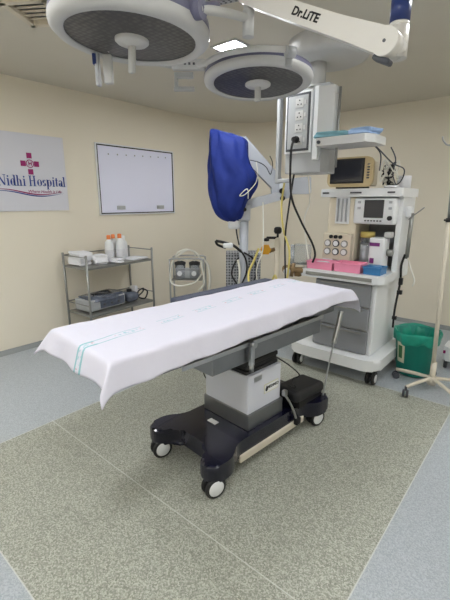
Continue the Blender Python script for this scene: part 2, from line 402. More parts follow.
# serif lettering
def serif_word(word, x, y, h, M, m, name):
    b = MB(M); sw = .15*h; tw = .045*h; T = .002
    def st(x0, a, c, w=sw): b.box((x0+w/2, (a+c)/2, 0), (w, c-a, T))
    def sf(xc, yy, w=.3*h): b.box((xc, yy, 0), (w, tw*1.1, T))
    def bowl(cx, cy, rx, ry, a0=0, a1=360):
        n = 22; t = bmesh.new(); A = []; B = []
        for i in range(n+1):
            a = R(a0+(a1-a0)*i/n); wd = sw*(abs(math.cos(a))**1.2)+tw
            A.append(t.verts.new((cx+rx*math.cos(a), cy+ry*math.sin(a), T/2)))
            B.append(t.verts.new((cx+max(rx-wd, 0)*math.cos(a), cy+(ry-tw)*math.sin(a), T/2)))
        for i in range(n): t.faces.new([A[i], A[i+1], B[i+1], B[i]])
        b._add(t)
    xh = .66*h
    for ch in word:
        if ch == 'N':
            st(x+.06*h, 0, h, tw*1.4); st(x+.66*h, 0, h, tw*1.4)
            b.box((x+.38*h, h/2, 0), (.15*h, h*1.08, T), rot=Matrix.Rotation(R(31), 4, 'Z')); sf(x+.1*h, h); sf(x+.1*h, 0); sf(x+.68*h, h); x += .86*h
        elif ch == 'H':
            for q in (.1, .55): st(x+q*h, 0, h); sf(x+q*h+sw/2, 0); sf(x+q*h+sw/2, h)
            b.box((x+.4*h, .52*h, 0), (.5*h, tw*1.3, T)); x += .9*h
        elif ch == 'i':
            st(x+.1*h, 0, xh); sf(x+.175*h, 0); sf(x+.12*h, xh, .2*h); b.cyl((x+.175*h, .88*h, -T/2), (x+.175*h, .88*h, T/2), .085*h); x += .36*h
        elif ch == 'd':
            bowl(x+.28*h, xh/2, .25*h, xh/2+.01*h); st(x+.4*h, 0, h); sf(x+.4*h, h, .2*h); sf(x+.52*h, 0, .2*h); x += .64*h
        elif ch == 'h':
            st(x+.08*h, 0, h); sf(x+.155*h, 0); sf(x+.1*h, h, .2*h); bowl(x+.3*h, xh-.22*h, .25*h, .22*h, 0, 130); st(x+.4*h, 0, xh-.2*h); sf(x+.475*h, 0); x += .68*h
        elif ch == 'o': bowl(x+.29*h, xh/2, .28*h, xh/2+.01*h); x += .6*h
        elif ch == 's':
            bowl(x+.22*h, xh*.73, .19*h, xh*.27, 20, 260); bowl(x+.22*h, xh*.27, .19*h, xh*.27, -160, 80); x += .46*h
        elif ch == 'p':
            bowl(x+.36*h, xh/2, .27*h, xh/2+.01*h); st(x+.08*h, -.3*h, xh); sf(x+.155*h, -.3*h); sf(x+.1*h, xh, .2*h); x += .68*h
        elif ch == 't': st(x+.1*h, .05*h, .88*h); b.box((x+.18*h, xh, 0), (.34*h, tw*1.2, T)); sf(x+.22*h, .03*h, .22*h); x += .38*h
        elif ch == 'a':
            bowl(x+.24*h, xh*.3, .21*h, xh*.3); bowl(x+.26*h, xh*.72, .22*h, xh*.28, 0, 160); st(x+.36*h, 0, xh*.75); sf(x+.48*h, .01*h, .16*h); x += .56*h
        elif ch == 'l': st(x+.08*h, 0, h); sf(x+.155*h, 0); sf(x+.1*h, h, .2*h); x += .34*h
        elif ch == ' ': x += .3*h
    return b, x
MT = Matrix(((0, 0, 1, WX+.0135), (1, 0, 0, 0), (0, 1, 0, 0), (0, 0, 0, 1)))
_b, xe = serif_word('Nidhi Hospital', 0, 0, 1, Matrix(), None, ''); _b.bm.free()
h = .098; sc = .685/(xe*h)
MT2 = Matrix.Translation((0, 1.55, 1.70)) @ MT @ Matrix.Diagonal((sc, 1, 1, 1))
b, _ = serif_word('Nidhi Hospital', 0, 0, h, MT2, None, ''); unparent(b.build('name_lettering', M_BLUET), t)
unparent(text_mesh('Where Health is Life', .042, Matrix.Translation((0, 2.0, 1.644)) @ MS, M_PINKM, 'motto_lettering', None, shear=.3), t)
def ribbon(offs, m, name):
    tt = bmesh.new(); n = 40; A = []; B = []
    for i in range(n+1):
        u = i/n; y = 1.50+u*.70; z = offs+1.628+.022*math.sin(u*2*PI*.95+.9)-.012*u; w = .011*math.sin(PI*min(1, u*1.02+.02))+.001
        A.append(tt.verts.new((WX+.0138, y, z+w/2))); B.append(tt.verts.new((WX+.0138, y, z-w/2)))
    for i in range(n): tt.faces.new([A[i], B[i], B[i+1], A[i+1]])
    bb = MB(); bb._add(tt); unparent(bb.build(name, m), t)
ribbon(0, M_BLUET, 'blue_swoosh'); ribbon(.016, M_PINKM, 'magenta_swoosh')

# ------------------------------------------------------------------ whiteboard
t = thing('whiteboard', 'framed whiteboard hanging on the wall above the steel trolley', 'whiteboard', (WX, 3.22, 1.39))
y0, y1, z0, z1 = 2.63, 3.82, 1.385, 2.20
b = MB(); b.box((WX+.008, (y0+y1)/2, (z0+z1)/2), (.014, y1-y0-.03, z1-z0-.03)); unparent(b.build('writing_surface', M_BOARD), t)
def frame_mb(y0, y1, z0, z1, w, th, x):
    b = MB()
    for zz in (z0+w/2, z1-w/2): b.box((x, (y0+y1)/2, zz), (th, y1-y0, w), bev=.002)
    for yy in (y0+w/2, y1-w/2): b.box((x, yy, (z0+z1)/2), (th, w, z1-z0-2*w), bev=.002)
    return b
unparent(frame_mb(y0, y1, z0, z1, .014, .024, WX+.012).build('outer_frame', M_WHITE), t)
unparent(frame_mb(y0+.014, y1-.014, z0+.014, z1-.014, .013, .02, WX+.011).build('inner_trim', M_BLACK), t)
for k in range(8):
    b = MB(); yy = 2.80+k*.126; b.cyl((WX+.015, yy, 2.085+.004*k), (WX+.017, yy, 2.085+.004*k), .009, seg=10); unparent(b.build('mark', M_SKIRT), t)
for yy in (2.93, 3.56):
    b = MB(); b.box((WX+.02, yy, 1.47), (.014, .12, .045), bev=.004); b.box((WX+.03, yy-.02, 1.47), (.01, .04, .03), bev=.003)
    unparent(b.build('clip', M_GREY), t)

# ------------------------------------------------------------------ trolley
TX0, TX1, TY0, TY1 = -4.12, -3.80, 2.06, 3.06
def trolley():
    t = thing('instrument_trolley', 'steel two shelf trolley with tube legs against the left wall', 'trolley', (-3.94, 2.56, 0), R(4))
    hx, hy = .212, .46
    for sx in (-1, 1):
        for sy in (-1, 1):
            b = MB(); b.cyl((sx*hx, sy*hy, .085), (sx*hx, sy*hy, .995), .0125, seg=14); b.lathe([(0, 1.003), (.011, 1.0), (.0135, .993), (.0135, .985)], 14, Matrix.Translation((sx*hx, sy*hy, 0)))
            p = b.build('post', M_DSTEEL, t)
            b = MB(); b.cyl((sx*hx-.012, sy*hy, .035), (sx*hx+.012, sy*hy, .035), .035, seg=18); b.box((sx*hx, sy*hy, .07), (.04, .03, .04), bev=.004)
            b.build('wheel', M_BLACK, t)
    for z in (.86, .34):
        b = MB(); b.box((0, 0, z), (2*hx-.02, 2*hy-.02, .008))
        for sy in (-1, 1): b.box((0, sy*(hy-.012), z-.008), (2*hx-.02, .012, .024))
        for sx in (-1, 1): b.box((sx*(hx-.012), 0, z-.008), (.012, 2*hy-.02, .024))
        b.build('shelf', M_DSTEEL, t)
    for z in (.975, .45):
        b = MB(); b.tube([(hx, -hy, z), (-hx, -hy, z), (-hx, hy, z), (hx, hy, z)], .006, 10, 1); b.build('guard_rail', M_DSTEEL, t)
trolley()
# things on top shelf (top .864)
def pack(name, x, y, z, d, rz, m, label, cat, group=None, seed=1, amp=.06):
    b = MB(); b.blob((0, 0, d[2]/2), d, amp, 4, seed, 0, .45)
    return single(name, b, m, label, cat, (x, y, z), rz, group)
pack('cloth_pack', -3.98, 2.215, .866, (.19, .20, .15), R(10), M_LINEN, 'tallest crumpled white pack at the left end of the trolley', 'cloth pack', seed=1, amp=.10)
pack('cloth_pack', -3.90, 2.405, .866, (.19, .16, .10), R(-20), M_LINEN, 'crumpled white pack between the tallest pack and the flat ones', 'cloth pack', seed=2, amp=.10)
pack('cloth_pack', -3.83, 2.565, .866, (.17, .13, .045), R(25), M_LINEN, 'low flattened white pack in front of the bottles', 'cloth pack', seed=3, amp=.08)
pack('paper_stack', -3.90, 2.89, .866, (.22, .26, .02), R(15), M_LINEN, 'flat spread white papers at the right end of the trolley', 'papers', seed=4, amp=.08)
def bottle(x, y, label, m=M_TRANS, capm=M_ORANGE, s=1.08):
    t = thing('saline_bottle', label, 'bottle', (x, y, .866), 0, 'bottles on the trolley')
    b = MB(); b.lathe([(0, 0), (.042*s, 0), (.047*s, .006), (.047*s, .17*s), (.042*s, .20*s), (.02*s, .225*s), (.016*s, .24*s), (0, .24*s)], 24); b.build('bottle_body', m, t)
    b = MB(); b.lathe([(.021*s, .232*s), (.021*s, .272*s), (.016*s, .277*s), (0, .277*s)], 18); b.build('cap', capm, t)
    b = MB(); b.lathe([(.0475*s, .05), (.0478*s, .051), (.0478*s, .13), (.0475*s, .131)], 24); b.build('label_band', M_LINEN, t)
bottle(-4.00, 2.60, 'left saline bottle with a pale orange cap on the trolley')
bottle(-4.06, 2.70, 'saline bottle with an orange cap standing farthest back on the trolley')
bottle(-3.95, 2.715, 'front saline bottle with the brightest orange cap on the trolley', s=1.12)
bottle(-4.03, 2.82, 'right white plastic bottle with a white cap on the trolley', M_WHITE, M_TRANS, 1.)
# lower shelf devices (top .344)
t = thing('cautery_unit', 'grey surgical unit wrapped in plastic film on the lower trolley shelf', 'device', (-3.935, 2.395, .348), R(5))
b = MB(); b.box((0, 0, .075), (.27, .50, .13), bev=.015); b.build('housing', M_GREY, t)
b = MB(); b.blob((0, .02, .135), (.29, .48, .06), .07, 4, 41, 0, .4); b.build('film_cover', M_WRAP, t)
b = MB(); b.box((.139, .06, .075), (.008, .34, .09), bev=.003); b.build('front_panel', M_WRAP, t)
for k in range(3):
    b = MB(); b.cyl((.142, -.06+.1*k, .07), (.156, -.06+.1*k, .07), .015, seg=14); b.build('knob', M_DGREY, t)
for k in range(4):
    b = MB(); b.box((0, 0, .008), (.02, .02, .016)); o = b.build('foot', M_BLACK, t); o.location = ((-.1, .1)[k % 2], (-.2, .2)[k//2], 0)
b = MB(); b.tube([(-.05, -.1, .165), (.05, -.05, .175), (.08, .08, .165), (-.02, .12, .175), (-.07, .02, .165), (.03, -.12, .175)], .008, 8); b.build('coiled_lead', M_BLACK, t)
t = thing('suction_pump', 'dark rounded pump with black cable on the lower trolley shelf', 'device', (-3.93, 2.79, .348))
b = MB(); b.blob((0, 0, .065), (.2, .18, .12), .04, 3, 5, 0, .6); b.build('housing', M_WRAP, t)
b = MB(); b.cyl((0, 0, .115), (0, 0, .15), .035, .03, 16); b.build('lid', M_BLACK, t)
b = MB(); b.tube([(.07, .06, .05), (.11, .12, .11), (.06, .17, .14), (-.02, .15, .09), (.03, .12, .03), (.1, .16, .02), (.09, .21, .1), (.0, .2, .12)], .009, 8); b.build('cable', M_BLACK, t)
pack('cloth_pack', -4.06, 2.955, .346, (.13, .06, .15), 0, M_LINEN, 'small white pack on the lower trolley shelf at its right end', 'cloth pack', seed=9)

# ------------------------------------------------------------------ suction machine by the trolley
t = thing('suction_machine', 'steel framed suction machine with looped white tubes right of the trolley', 'medical machine', (-3.25, 3.15, 0), R(38)); t.scale = (.92, .92, .93)
b = MB()
for z in (.1, .72): b.box((0, 0, z), (.38, .3, .012))
b.build('shelf', M_DSTEEL, t)
b = MB()
for y in (-.14, .14):
    b.tube([(-.21, y, .08), (-.21, y, .9), (-.2, y, .965), (-.15, y, .985), (.15, y, .985), (.2, y, .965), (.21, y, .9), (.21, y, .08)], .011, 10, 3)
b.build('tube_frame', M_STEEL, t)
for sx in (-1, 1):
    for sy in (-1, 1):
        b = MB(); b.cyl((sx*.21-.012, sy*.14, .04), (sx*.21+.012, sy*.14, .04), .04, seg=18); b.build('wheel', M_BLACK, t)
b = MB(); b.box((0, .02, .78), (.3, .2, .11), bev=.015); b.build('pump_body', M_GREY, t)
for sx in (-1, 1):
    b = MB(); b.lathe([(0, 0), (.06, 0), (.065, .01), (.065, .17), (0, .17)], 22, Matrix.Translation((sx*.09, -.06, .73))); j = b.build('jar', M_CLEAR, t)
    b = MB(); b.lathe([(.07, .905), (.07, .93), (.03, .945), (0, .945)], 22, Matrix.Translation((sx*.09, -.06, 0))); b.build('jar_lid', M_BLACK, t)
    b = MB(); b.cyl((sx*.09, -.125, .80), (sx*.09, -.14, .80), .03, seg=18); b.build('gauge', M_WHITE, t)
for pts, rr in (([(-.09, -.06, .94), (-.13, -.08, 1.03), (0, -.08, 1.09), (.14, -.1, 1.03), (.2, -.14, .86), (.22, -.16, .68), (.15, -.18, .6)], .012),
                ([(.09, -.06, .94), (.1, -.09, 1.05), (.02, -.12, 1.09), (-.1, -.12, 1.02), (-.18, -.14, .92), (-.2, -.17, .72), (-.1, -.2, .66), (.1, -.19, .7), (.19, -.15, .8)], .010),
                ([(.2, -.1, .98), (.27, -.13, .9), (.29, -.14, .7), (.26, -.13, .5)], .016)):
    b = MB(); b.tube(pts, rr, 10); b.build('hose', M_TUBEW, t)

# ------------------------------------------------------------------ operating table
TB = thing('operating_table', 'mobile operating table with navy base and silver column in the room centre', 'operating table', (-1.43, 1.75, 0), R(-5))
def rounded(pts, rad, n=5):
    out = []; N = len(pts)
    for i in range(N):
        p0, p1, p2 = Vector(pts[i-1]), Vector(pts[i]), Vector(pts[(i+1) % N])
        a, c = (p0-p1), (p2-p1); d = min(rad if not isinstance(rad, list) else rad[i], a.length*.48, c.length*.48)
        A, Cc = p1+a.normalized()*d, p1+c.normalized()*d
        for k in range(n+1):
            u = k/n; q = A*(1-u)**2+p1*2*u*(1-u)+Cc*u*u; out.append((q.x, q.y))
    return out
shell = [(-.30, -.45), (-.19, -.46), (-.14, -.33), (.14, -.33), (.19, -.46), (.30, -.45), (.31, -.31), (.235, -.20), (.235, .46), (.31, .53), (.32, .68), (.22, .71), (.15, .64),
         (-.15, .64), (-.22, .71), (-.32, .68), (-.31, .53), (-.235, .46), (-.235, -.20), (-.31, -.31)]
b = MB(); b.prism(rounded(shell, .05), .095, .20, .022, seg=3); b.build('base_shell', M_NAVY, TB)
for sx in (-1, 1):
    b = MB(); b.box((sx*.238, .14, .088), (.02, .64, .045), bev=.005); b.build('base_trim', M_CREAMPOLE, TB)
for (sx, y) in ((-1, -.40), (1, -.40), (-1, .59), (1, .59)):
    cst = MB(); cst.cyl((sx*.24+.024, y, .075), (sx*.24+.024, y, .10), .02, seg=14)
    cst.box((sx*.24+.026, y, .065), (.022, .05, .03), bev=.006); c = cst.build('caster', M_BLACK, TB)
    CM = Matrix.Translation((sx*.240+.028, y+.01, .062)) @ Matrix.Rotation(R(-14), 4, 'Z')
    for s in (-1, 1):
        b = MB(CM @ Matrix.Translation((s*.022, -.02, 0))); b.lathe([(.0, -.012), (.052, -.012), (.0615, -.006), (.0615, .006), (.052, .012), (0, .012)], 28, Matrix.Rotation(PI/2, 4, 'Y')); w = b.build('wheel', M_BLACK, c)
        b = MB(CM @ Matrix.Translation((s*.0345, -.02, 0))); b.lathe([(0, -.003), (.043, -.003), (.045, .0), (.040, .003), (0, .004)], 24, Matrix.Rotation(PI/2*s, 4, 'Y')); b.build('hub_cap', M_WHITE, c)
b = MB(); b.box((-.0, .105, .252), (.40, .34, .105), bev=.006); b.build('column_sleeve', M_BRUSH, TB)
b = MB(); b.box((0, .10, .425), (.375, .315, .25), bev=.006); cc = b.build('column_cover', M_ALU, TB)
b = MB(); b.box((.1885, .16, .42), (.003, .14, .062), bev=.001); lp = b.build('label_plate', M_LABEL, TB)
b = MB(); b.box((.190, .16, .42), (.002, .128, .05)); b.build('label_face', M_WHITE, lp)
MX = Matrix(((0, 0, 1, 0), (1, 0, 0, 0), (0, 1, 0, 0), (0, 0, 0, 1)))
text_mesh('MEDIMED', .026, Matrix.Translation((.192, .175, .424)) @ MX, M_BLACK, 'label_lettering', lp, extrude=.0004, offset=.0006)
b = MB(); b.lathe([(0, -.02), (.010, -.014), (.013, -.004), (.006, .010), (0, .022)], 12, Matrix.Translation((.192, .112, .42)) @ Matrix.Diagonal((.1, 1, 1, 1))); b.build('label_logo', M_BLACK, lp)
b = MB(); b.box((.189, .03, .515), (.003, .07, .03), bev=.001); b.build('rating_plate', M_STEEL, TB)
b = MB()
for k in range(4): b.box((0, .10, .56+k*.027), (.33-.012*(k % 2), .30-.012*(k % 2), .027), bev=.006)
b.build('bellows', M_BLACK, TB)
b = MB(); b.box((0, .06, .68), (.38, .60, .04), bev=.01); b.build('cradle', M_BLACK, TB)
b = MB(); b.box((0, .0, .79), (.10, .30, .03)); b.box((-.0, -.06, .815), (.46, 1.72, .05), bev=.004); b.build('table_frame', M_BRUSH, TB)
b = MB(); b.box((0, .10, .745), (.50, 1.0, .115), bev=.006); b.build('back_section', M_BRUSH, TB)
b = MB(); b.box((0, -.08, .893), (.54, 1.74, .10), bev=.015, seg=3); b.build('mattress', M_WASTE, TB)
for sx in (-1, 1):
    b = MB(); b.box((sx*.262, .0, .80), (.01, 1.2, .025), bev=.002)
    for y in (-.5, -.1, .3, .55): b.cyl((sx*.225, y, .80), (sx*.262, y, .80), .008, seg=10)
    b.build('side_rail', M_STEEL, TB)
b = MB(); b.box((.275, -.13, .74), (.022, .03, .13), bev=.004); b.cyl((.275, -.13, .64), (.275, -.13, .69), .013, seg=12); b.cyl((.27, -.13, .80), (.3, -.13, .80), .018, seg=14)
b.build('rail_clamp', M_STEEL, TB)
b = MB(); b.tube([(.285, .80, .80), (.285, .77, .70), (.285, .73, .58)], .017, 10); b.tube([(.285, .73, .58), (.28, .70, .46), (.28, .66, .30), (.28, .64, .21)], .006, 8); b.build('support_strut', M_STEEL, TB)
b = MB(); b.box((.18, .49, .285), (.20, .34, .08), rot=Matrix.Rotation(R(-4), 4, 'X'), bev=.03, seg=4); b.box((.17, .52, .235), (.17, .28, .08)); b.build('motor_housing', M_BLACK, TB)
b = MB(); b.tube([(.215, .27, .33), (.235, .30, .27), (.25, .33, .20), (.262, .35, .13)], .008, 8); b.box((.215, .27, .34), (.03, .03, .04), bev=.005); b.build('brake_lever', M_STEEL, TB)
b = MB(); b.box((.262, .36, .12), (.03, .05, .05), bev=.008); b.build('brake_pedal', M_BLACK, TB)
b = MB(); b.box((-.03, -.14, .203), (.07, .035, .006), bev=.002); b.build('warning_label', M_WHITE, TB)
b = MB(); b.tube([(-.19, -.03, .57), (-.215, -.05, .52), (-.215, -.05, .44), (-.19, -.04, .40)], .004, 6)
b.tube([(.1, .26, .58), (.16, .36, .50), (.22, .42, .42), (.18, .40, .38), (.22, .38, .34), (.19, .34, .36)], .005, 6); b.build('control_cable', M_BLACK, TB)
b = MB(); b.box((-.345, .30, .925), (.09, .95, .05), bev=.012, seg=3); b.build('arm_board_pad', M_WASTE, TB)
b = MB(); b.box((-.31, .0, .885), (.1, .05, .02), bev=.004); b.box((-.31, .5, .885), (.1, .05, .02), bev=.004); b.build('arm_board_bracket', M_STEEL, TB)

# sheet
def sheet():
    nx, ny = 61, 150
    XL, XR, Y0, Y1 = -.285, .285, -.965, .80
    u0, u1, v0, v1 = XL-.17, XR+.17, Y0-.115, Y1+.30
    top = .949
    t = bmesh.new(); grid = []; uvl = t.loops.layers.uv.new('cloth')
    UV = {}
    for j in range(ny):
        row = []
        v = v0+(v1-v0)*j/(ny-1)
        # right overhang narrows towards the far end
        k = (v-Y0)/(Y1-Y0); k = max(0, min(1, k))
        right = .125-.04*k; left = .12-.02*k
        for i in range(nx):
            s = i/(nx-1); a = XL-left; c = XR+right
            u = a+(c-a)*s
            ex = max(0, u-XR)-max(0, XL-u); ey = max(0, v-Y1)-max(0, Y0-v)
            x = max(XL, min(XR, u)); y = max(Y0, min(Y1, v)); z = top
            ax, ay = abs(ex), abs(ey)
            sx = 1 if ex > 0 else -1; sy = 1 if ey > 0 else -1
            if ey > 0:   # far end slides forward over the head cushion, then falls
                fwd = min(ay, .13); rest = ay-fwd
                y += fwd*.98+rest*.35; dz = fwd*.10+rest*.92
            else:
                y += sy*ay*.28; dz = ay*.93
            fx = .22 if ex > 0 else .35
            x += sx*ax*fx
            dx = ax*.95
            if ey <= 0 or ax == 0: dd = math.hypot(dx, dz)
            else: dd = max(dx, dz)+.35*min(dx, dz)
            if ax > 0 and ay > 0:
                if ey < 0: x += sx*min(ax, ay)*(.25 if sx > 0 else .7); y += sy*min(ax, ay)*.35
                else: x += sx*min(ax, ay)*.35; y += min(ax, ay)*.15
            z -= dd
            # soft rounding and ripples in the hanging part
            if ax > 0: x += .006*math.sin(v*15+1)*min(1, ax/.1)*sx + .004*math.sin(v*37)*min(1, ax/.1)
            if ay > 0: y += sy*.008*math.sin(u*22+.5)*min(1, ay/.1)
            z += .0022*math.sin(u*21+v*5)*math.cos(v*9-u*7)+.0012*math.sin(v*31+u*13)
            vt = t.verts.new((x, y, z)); UV[vt] = (u, v); row.append(vt)
        grid.append(row)
    for j in range(ny-1):
        for i in range(nx-1):
            f = t.faces.new([grid[j][i], grid[j][i+1], grid[j+1][i+1], grid[j+1][i]]); f.smooth = True
            for lp_ in f.loops: lp_[uvl].uv = UV[lp_.vert]
    me = bpy.data.meshes.new('bed_sheet'); t.to_mesh(me); t.free(); me.materials.append(M_SHEET)
    o = bpy.data.objects.new('bed_sheet', me); COL.objects.link(o); o.location = (-1.43, 1.75, 0); o.rotation_euler = (0, 0, R(-5))
    md = o.modifiers.new('soft', 'SMOOTH'); md.factor = .5; md.iterations = 4
    md = o.modifiers.new('thick', 'SOLIDIFY'); md.thickness = .003; md.offset = 1
    tag(o, 'white sheet with a teal woven stripe draped over the operating table', 'bed sheet')
sheet()

# ------------------------------------------------------------------ surgical lights
def lamp_head(t, M, Rr, big=True):
    k = Rr/.35
    b = MB(M); b.lathe([(.285*k, .004), (.29*k, -.004), (.325*k, -.006), (.345*k, .012), (.350*k, .03), (.347*k, .045)], 64); b.build('rim', M_LAMPW, t)
    b = MB(M); b.lathe([(.347*k, .045), (.348*k, .05), (.343*k, .08), (.33*k, .09)], 64); b.build('violet_band', M_BAND, t)
    b = MB(M); b.lathe([(.33*k, .09), (.30*k, .115), (.2*k, .14), (.08*k, .15), (0, .15)], 64); b.build('dome', M_LAMPW, t)
    b = MB(M); b.lathe([(.285*k, .006), (.1*k, .002), (0, .002)], 64); b.build('led_glass', M_LED, t)
    b = MB(M); b.lathe([(.075, .004), (.075, -.008), (.066, -.016), (.045, -.018), (.04, -.024), (0, -.026)], 36); b.build('hub_disc', M_LAMPW, t)
    b = MB(M); b.box((0, 0, -.075), (.036, .024, .12), bev=.008); b.build('handle', M_LAMPW, t)

def look(c, tilt_dir, deg):
    return Matrix.Translation(c) @ Matrix.Rotation(R(deg), 4, Vector(tilt_dir))

# big lamp
L1 = thing('surgical_light', 'large round surgical lamp at the upper left with its lettered spring arm', 'surgical light', (-1.6, 1.24, 2.24))
def own(o, t): unparent(o, t); return o
class Own:  # build children in world space under a thing
    def __init__(s, t): s.t = t
def wbuild(mb, name, m, t): return own(mb.build(name, m), t)
def world_head(t, M, Rr):
    before = set(COL.objects)
    lamp_head(None, M, Rr)
    for o in COL.objects:
        if o not in before: own(o, t)
H1 = Matrix.Translation((-1.60, 1.235, 2.25)) @ Matrix.Rotation(R(3), 4, Vector((-.648, .761, 0)))
world_head(L1, H1, .35)
PB = Vector((-1.21, 1.583, 2.27)); JT = Vector((-.580, 1.585, 2.100)); AE = Vector((-1.21, 1.583, 2.425))
b = MB(); b.cyl(PB, (PB.x, PB.y, 2.44), .022, seg=24); b.cyl(PB-Vector((0, 0, .004)), PB+Vector((0, 0, .10)), .026, seg=24); wbuild(b, 'down_tube', M_LAMPW, L1)
b = MB(); E1 = H1 @ Vector((.36, .06, .06)); b.tube([PB+Vector((0, 0, .07)), (PB+E1)/2+Vector((0, 0, .04)), E1], .018, 14); wbuild(b, 'yoke_arm', M_LAMPW, L1)
b = MB(); b.tube([E1, H1 @ Vector((.32, .2, .13)), H1 @ Vector((.12, .3, .2)), H1 @ Vector((-.1, .28, .19)), H1 @ Vector((-.16, .1, .16))], .020, 12); b.cyl(H1 @ Vector((.32, .05, .06)), H1 @ Vector((.375, .063, .06)), .038, seg=24)
wbuild(b, 'yoke', M_BAND, L1)
# spring arm (local X along the arm)
def arm_matrix(a, c):
    x = (c-a).normalized(); zz = Vector((0, 0, 1)); y = zz.cross(x).normalized(); z = x.cross(y)
    m = Matrix((x, y, z)).transposed().to_4x4(); m.translation = a; return m
MA = arm_matrix(AE, JT); Ln = (JT-AE).length
b = MB(MA)
poly = rounded([(-.04, -.035), (Ln*.8, -.040), (Ln+.02, -.045), (Ln+.04, 0), (Ln+.02, .045), (Ln*.72, .034), (-.04, .028)], .03)
b.prism(poly, -.032, .032, .008, M=Matrix.Rotation(PI/2, 4, 'X'))
wbuild(b, 'spring_arm', M_ARMW, L1)
b = MB(MA); b.cyl((Ln, -.036, 0), (Ln, .036, 0), .047, seg=32); wbuild(b, 'elbow_joint', M_ARMW, L1)
b = MB(MA); b.cyl((Ln, -.038, 0), (Ln, -.036, 0), .006, seg=12); wbuild(b, 'joint_screw', M_DGREY, L1)
b = MB(MA); b.box((Ln+.012, 0, -.052), (.07, .05, .02), bev=.008); wbuild(b, 'joint_stop', M_DGREY, L1)
JS = Vector((-.565, 1.645, 2.09))
b = MB(); b.cyl(JT+Vector((.0, .0, 0)), JS+Vector((0, 0, .0)), .040, .038, 24); b.cyl(JS+Vector((0, 0, -.03)), JS+Vector((0, 0, .075)), .036, seg=26); wbuild(b, 'elbow_link', M_ARMW, L1)
b = MB(); b.cyl(JS+Vector((0, 0, .072)), JS+Vector((0, 0, .088)), .034, seg=26); b.cyl(JS+Vector((0, 0, .165)), JS+Vector((0, 0, .19)), .034, seg=26); b.cyl(JS+Vector((0, 0, .16)), (JS.x, JS.y, CZ-.04), .026, seg=26); wbuild(b, 'spindle', M_ARMW, L1)
b = MB(); b.cyl(JS+Vector((0, 0, .088)), JS+Vector((0, 0, .165)), .035, seg=26); wbuild(b, 'blue_sleeve', M_BLUEK, L1)
b = MB(); b.cyl((JS.x, JS.y, CZ-.05), (JS.x, JS.y, CZ), .11, seg=32); wbuild(b, 'ceiling_flange', M_ARMW, L1)
MTX = MA @ Matrix.Translation((.345, -.033, -.002)) @ Matrix(((1, 0, 0, 0), (0, 0, -1, 0), (0, 1, 0, 0), (0, 0, 0, 1)))
own(text_mesh('Dr.LiTE', .042, MTX, M_BLACK, 'arm_lettering', None, extrude=.0008, offset=.0014, shear=.12), L1)
# control bracket under the far side of the lamp
b = MB(); bx = Vector((-1.84, 1.265, 2.185)); b.box(bx, (.042, .035, .13), rz=R(40), bev=.005); wbuild(b, 'control_arm', M_LAMPW, L1)
b = MB(); b.box(bx+Vector((-.045, -.03, .0)), (.02, .035, .15), rz=R(40), bev=.004); wbuild(b, 'control_plate', M_GREY, L1)
b = MB(); b.box(bx+Vector((-.052, -.035, .045)), (.022, .037, .05), rz=R(40), bev=.003); wbuild(b, 'control_display', M_BLUEK, L1)
b = MB(); b.tube([bx+Vector((0, 0, .08)), bx+Vector((.03, .03, .16)), bx+Vector((.1, .1, .2))], .012, 8); wbuild(b, 'control_support', M_LAMPW, L1)

L2 = thing('surgical_light', 'smaller round surgical lamp hanging above the middle of the table', 'surgical light', (-1.5, 2.06, 2.24))
fw = Vector((-.648, .761, 0)); rt = Vector((.761, .648, 0))
H2 = Matrix.Translation((-1.505, 2.07, 2.222)) @ Matrix.Rotation(R(-4), 4, rt) @ Matrix.Diagonal((1, 1, .72, 1))
world_head(L2, H2, .322)
KN = Vector((-1.374, 2.16, 2.387)); BX = Vector((-1.77, 1.76, 2.305))
def h2(a, c, z): return Vector((-1.505, 2.07, 2.215))+rt*a+fw*c+Vector((0, 0, z))
b = MB(); b.tube([BX+rt*.05, h2(-.30, -.20, .06), h2(-.20, -.30, .07), h2(-.05, -.355, .075), h2(.08, -.35, .075), h2(.13, -.345, .07)], .015, 14); wbuild(b, 'yoke', M_LAMPW, L2)
b = MB(); b.cyl(h2(.11, -.365, .06), h2(.155, -.35, .06), .026, seg=26); b.box(h2(.13, -.335, .03), (.04, .03, .06), rz=R(40), bev=.008); wbuild(b, 'pivot_knob', M_GREY, L2)
b = MB(); b.box(BX, (.19, .045, .055), rz=R(40), bev=.008); wbuild(b, 'control_box', M_LAMPW, L2)
for k in range(3):
    b = MB(); b.box(BX+rt*(-.02+.025*k)-fw*.024, (.012, .004, .012), rz=R(40)); wbuild(b, 'button', M_DGREY, L2)
b = MB(); q = BX+Vector((0, 0, -.085))
b.box(q+rt*-.03+Vector((0, 0, .03)), (.11, .03, .03), rz=R(40), bev=.004); b.box(q+rt*-.075+Vector((0, 0, .0)), (.02, .03, .09), rz=R(40), bev=.004); b.box(q+rt*-.03+Vector((0, 0, -.04)), (.12, .03, .022), rz=R(40), bev=.004); wbuild(b, 'hook_bracket', M_GREY, L2)
b = MB(); b.tube([BX-rt*.06, BX-rt*.18+Vector((0, 0, .02)), BX-rt*.26+Vector((0, 0, .1)), BX-rt*.3+Vector((0, 0, .22)), Vector((-1.98, 1.56, CZ-.03))], .022, 12); wbuild(b, 'hanging_arm', M_LAMPW, L2)
b = MB(); b.cyl((-1.98, 1.56, CZ-.04), (-1.98, 1.56, CZ), .07, seg=26); wbuild(b, 'ceiling_flange', M_LAMPW, L2)

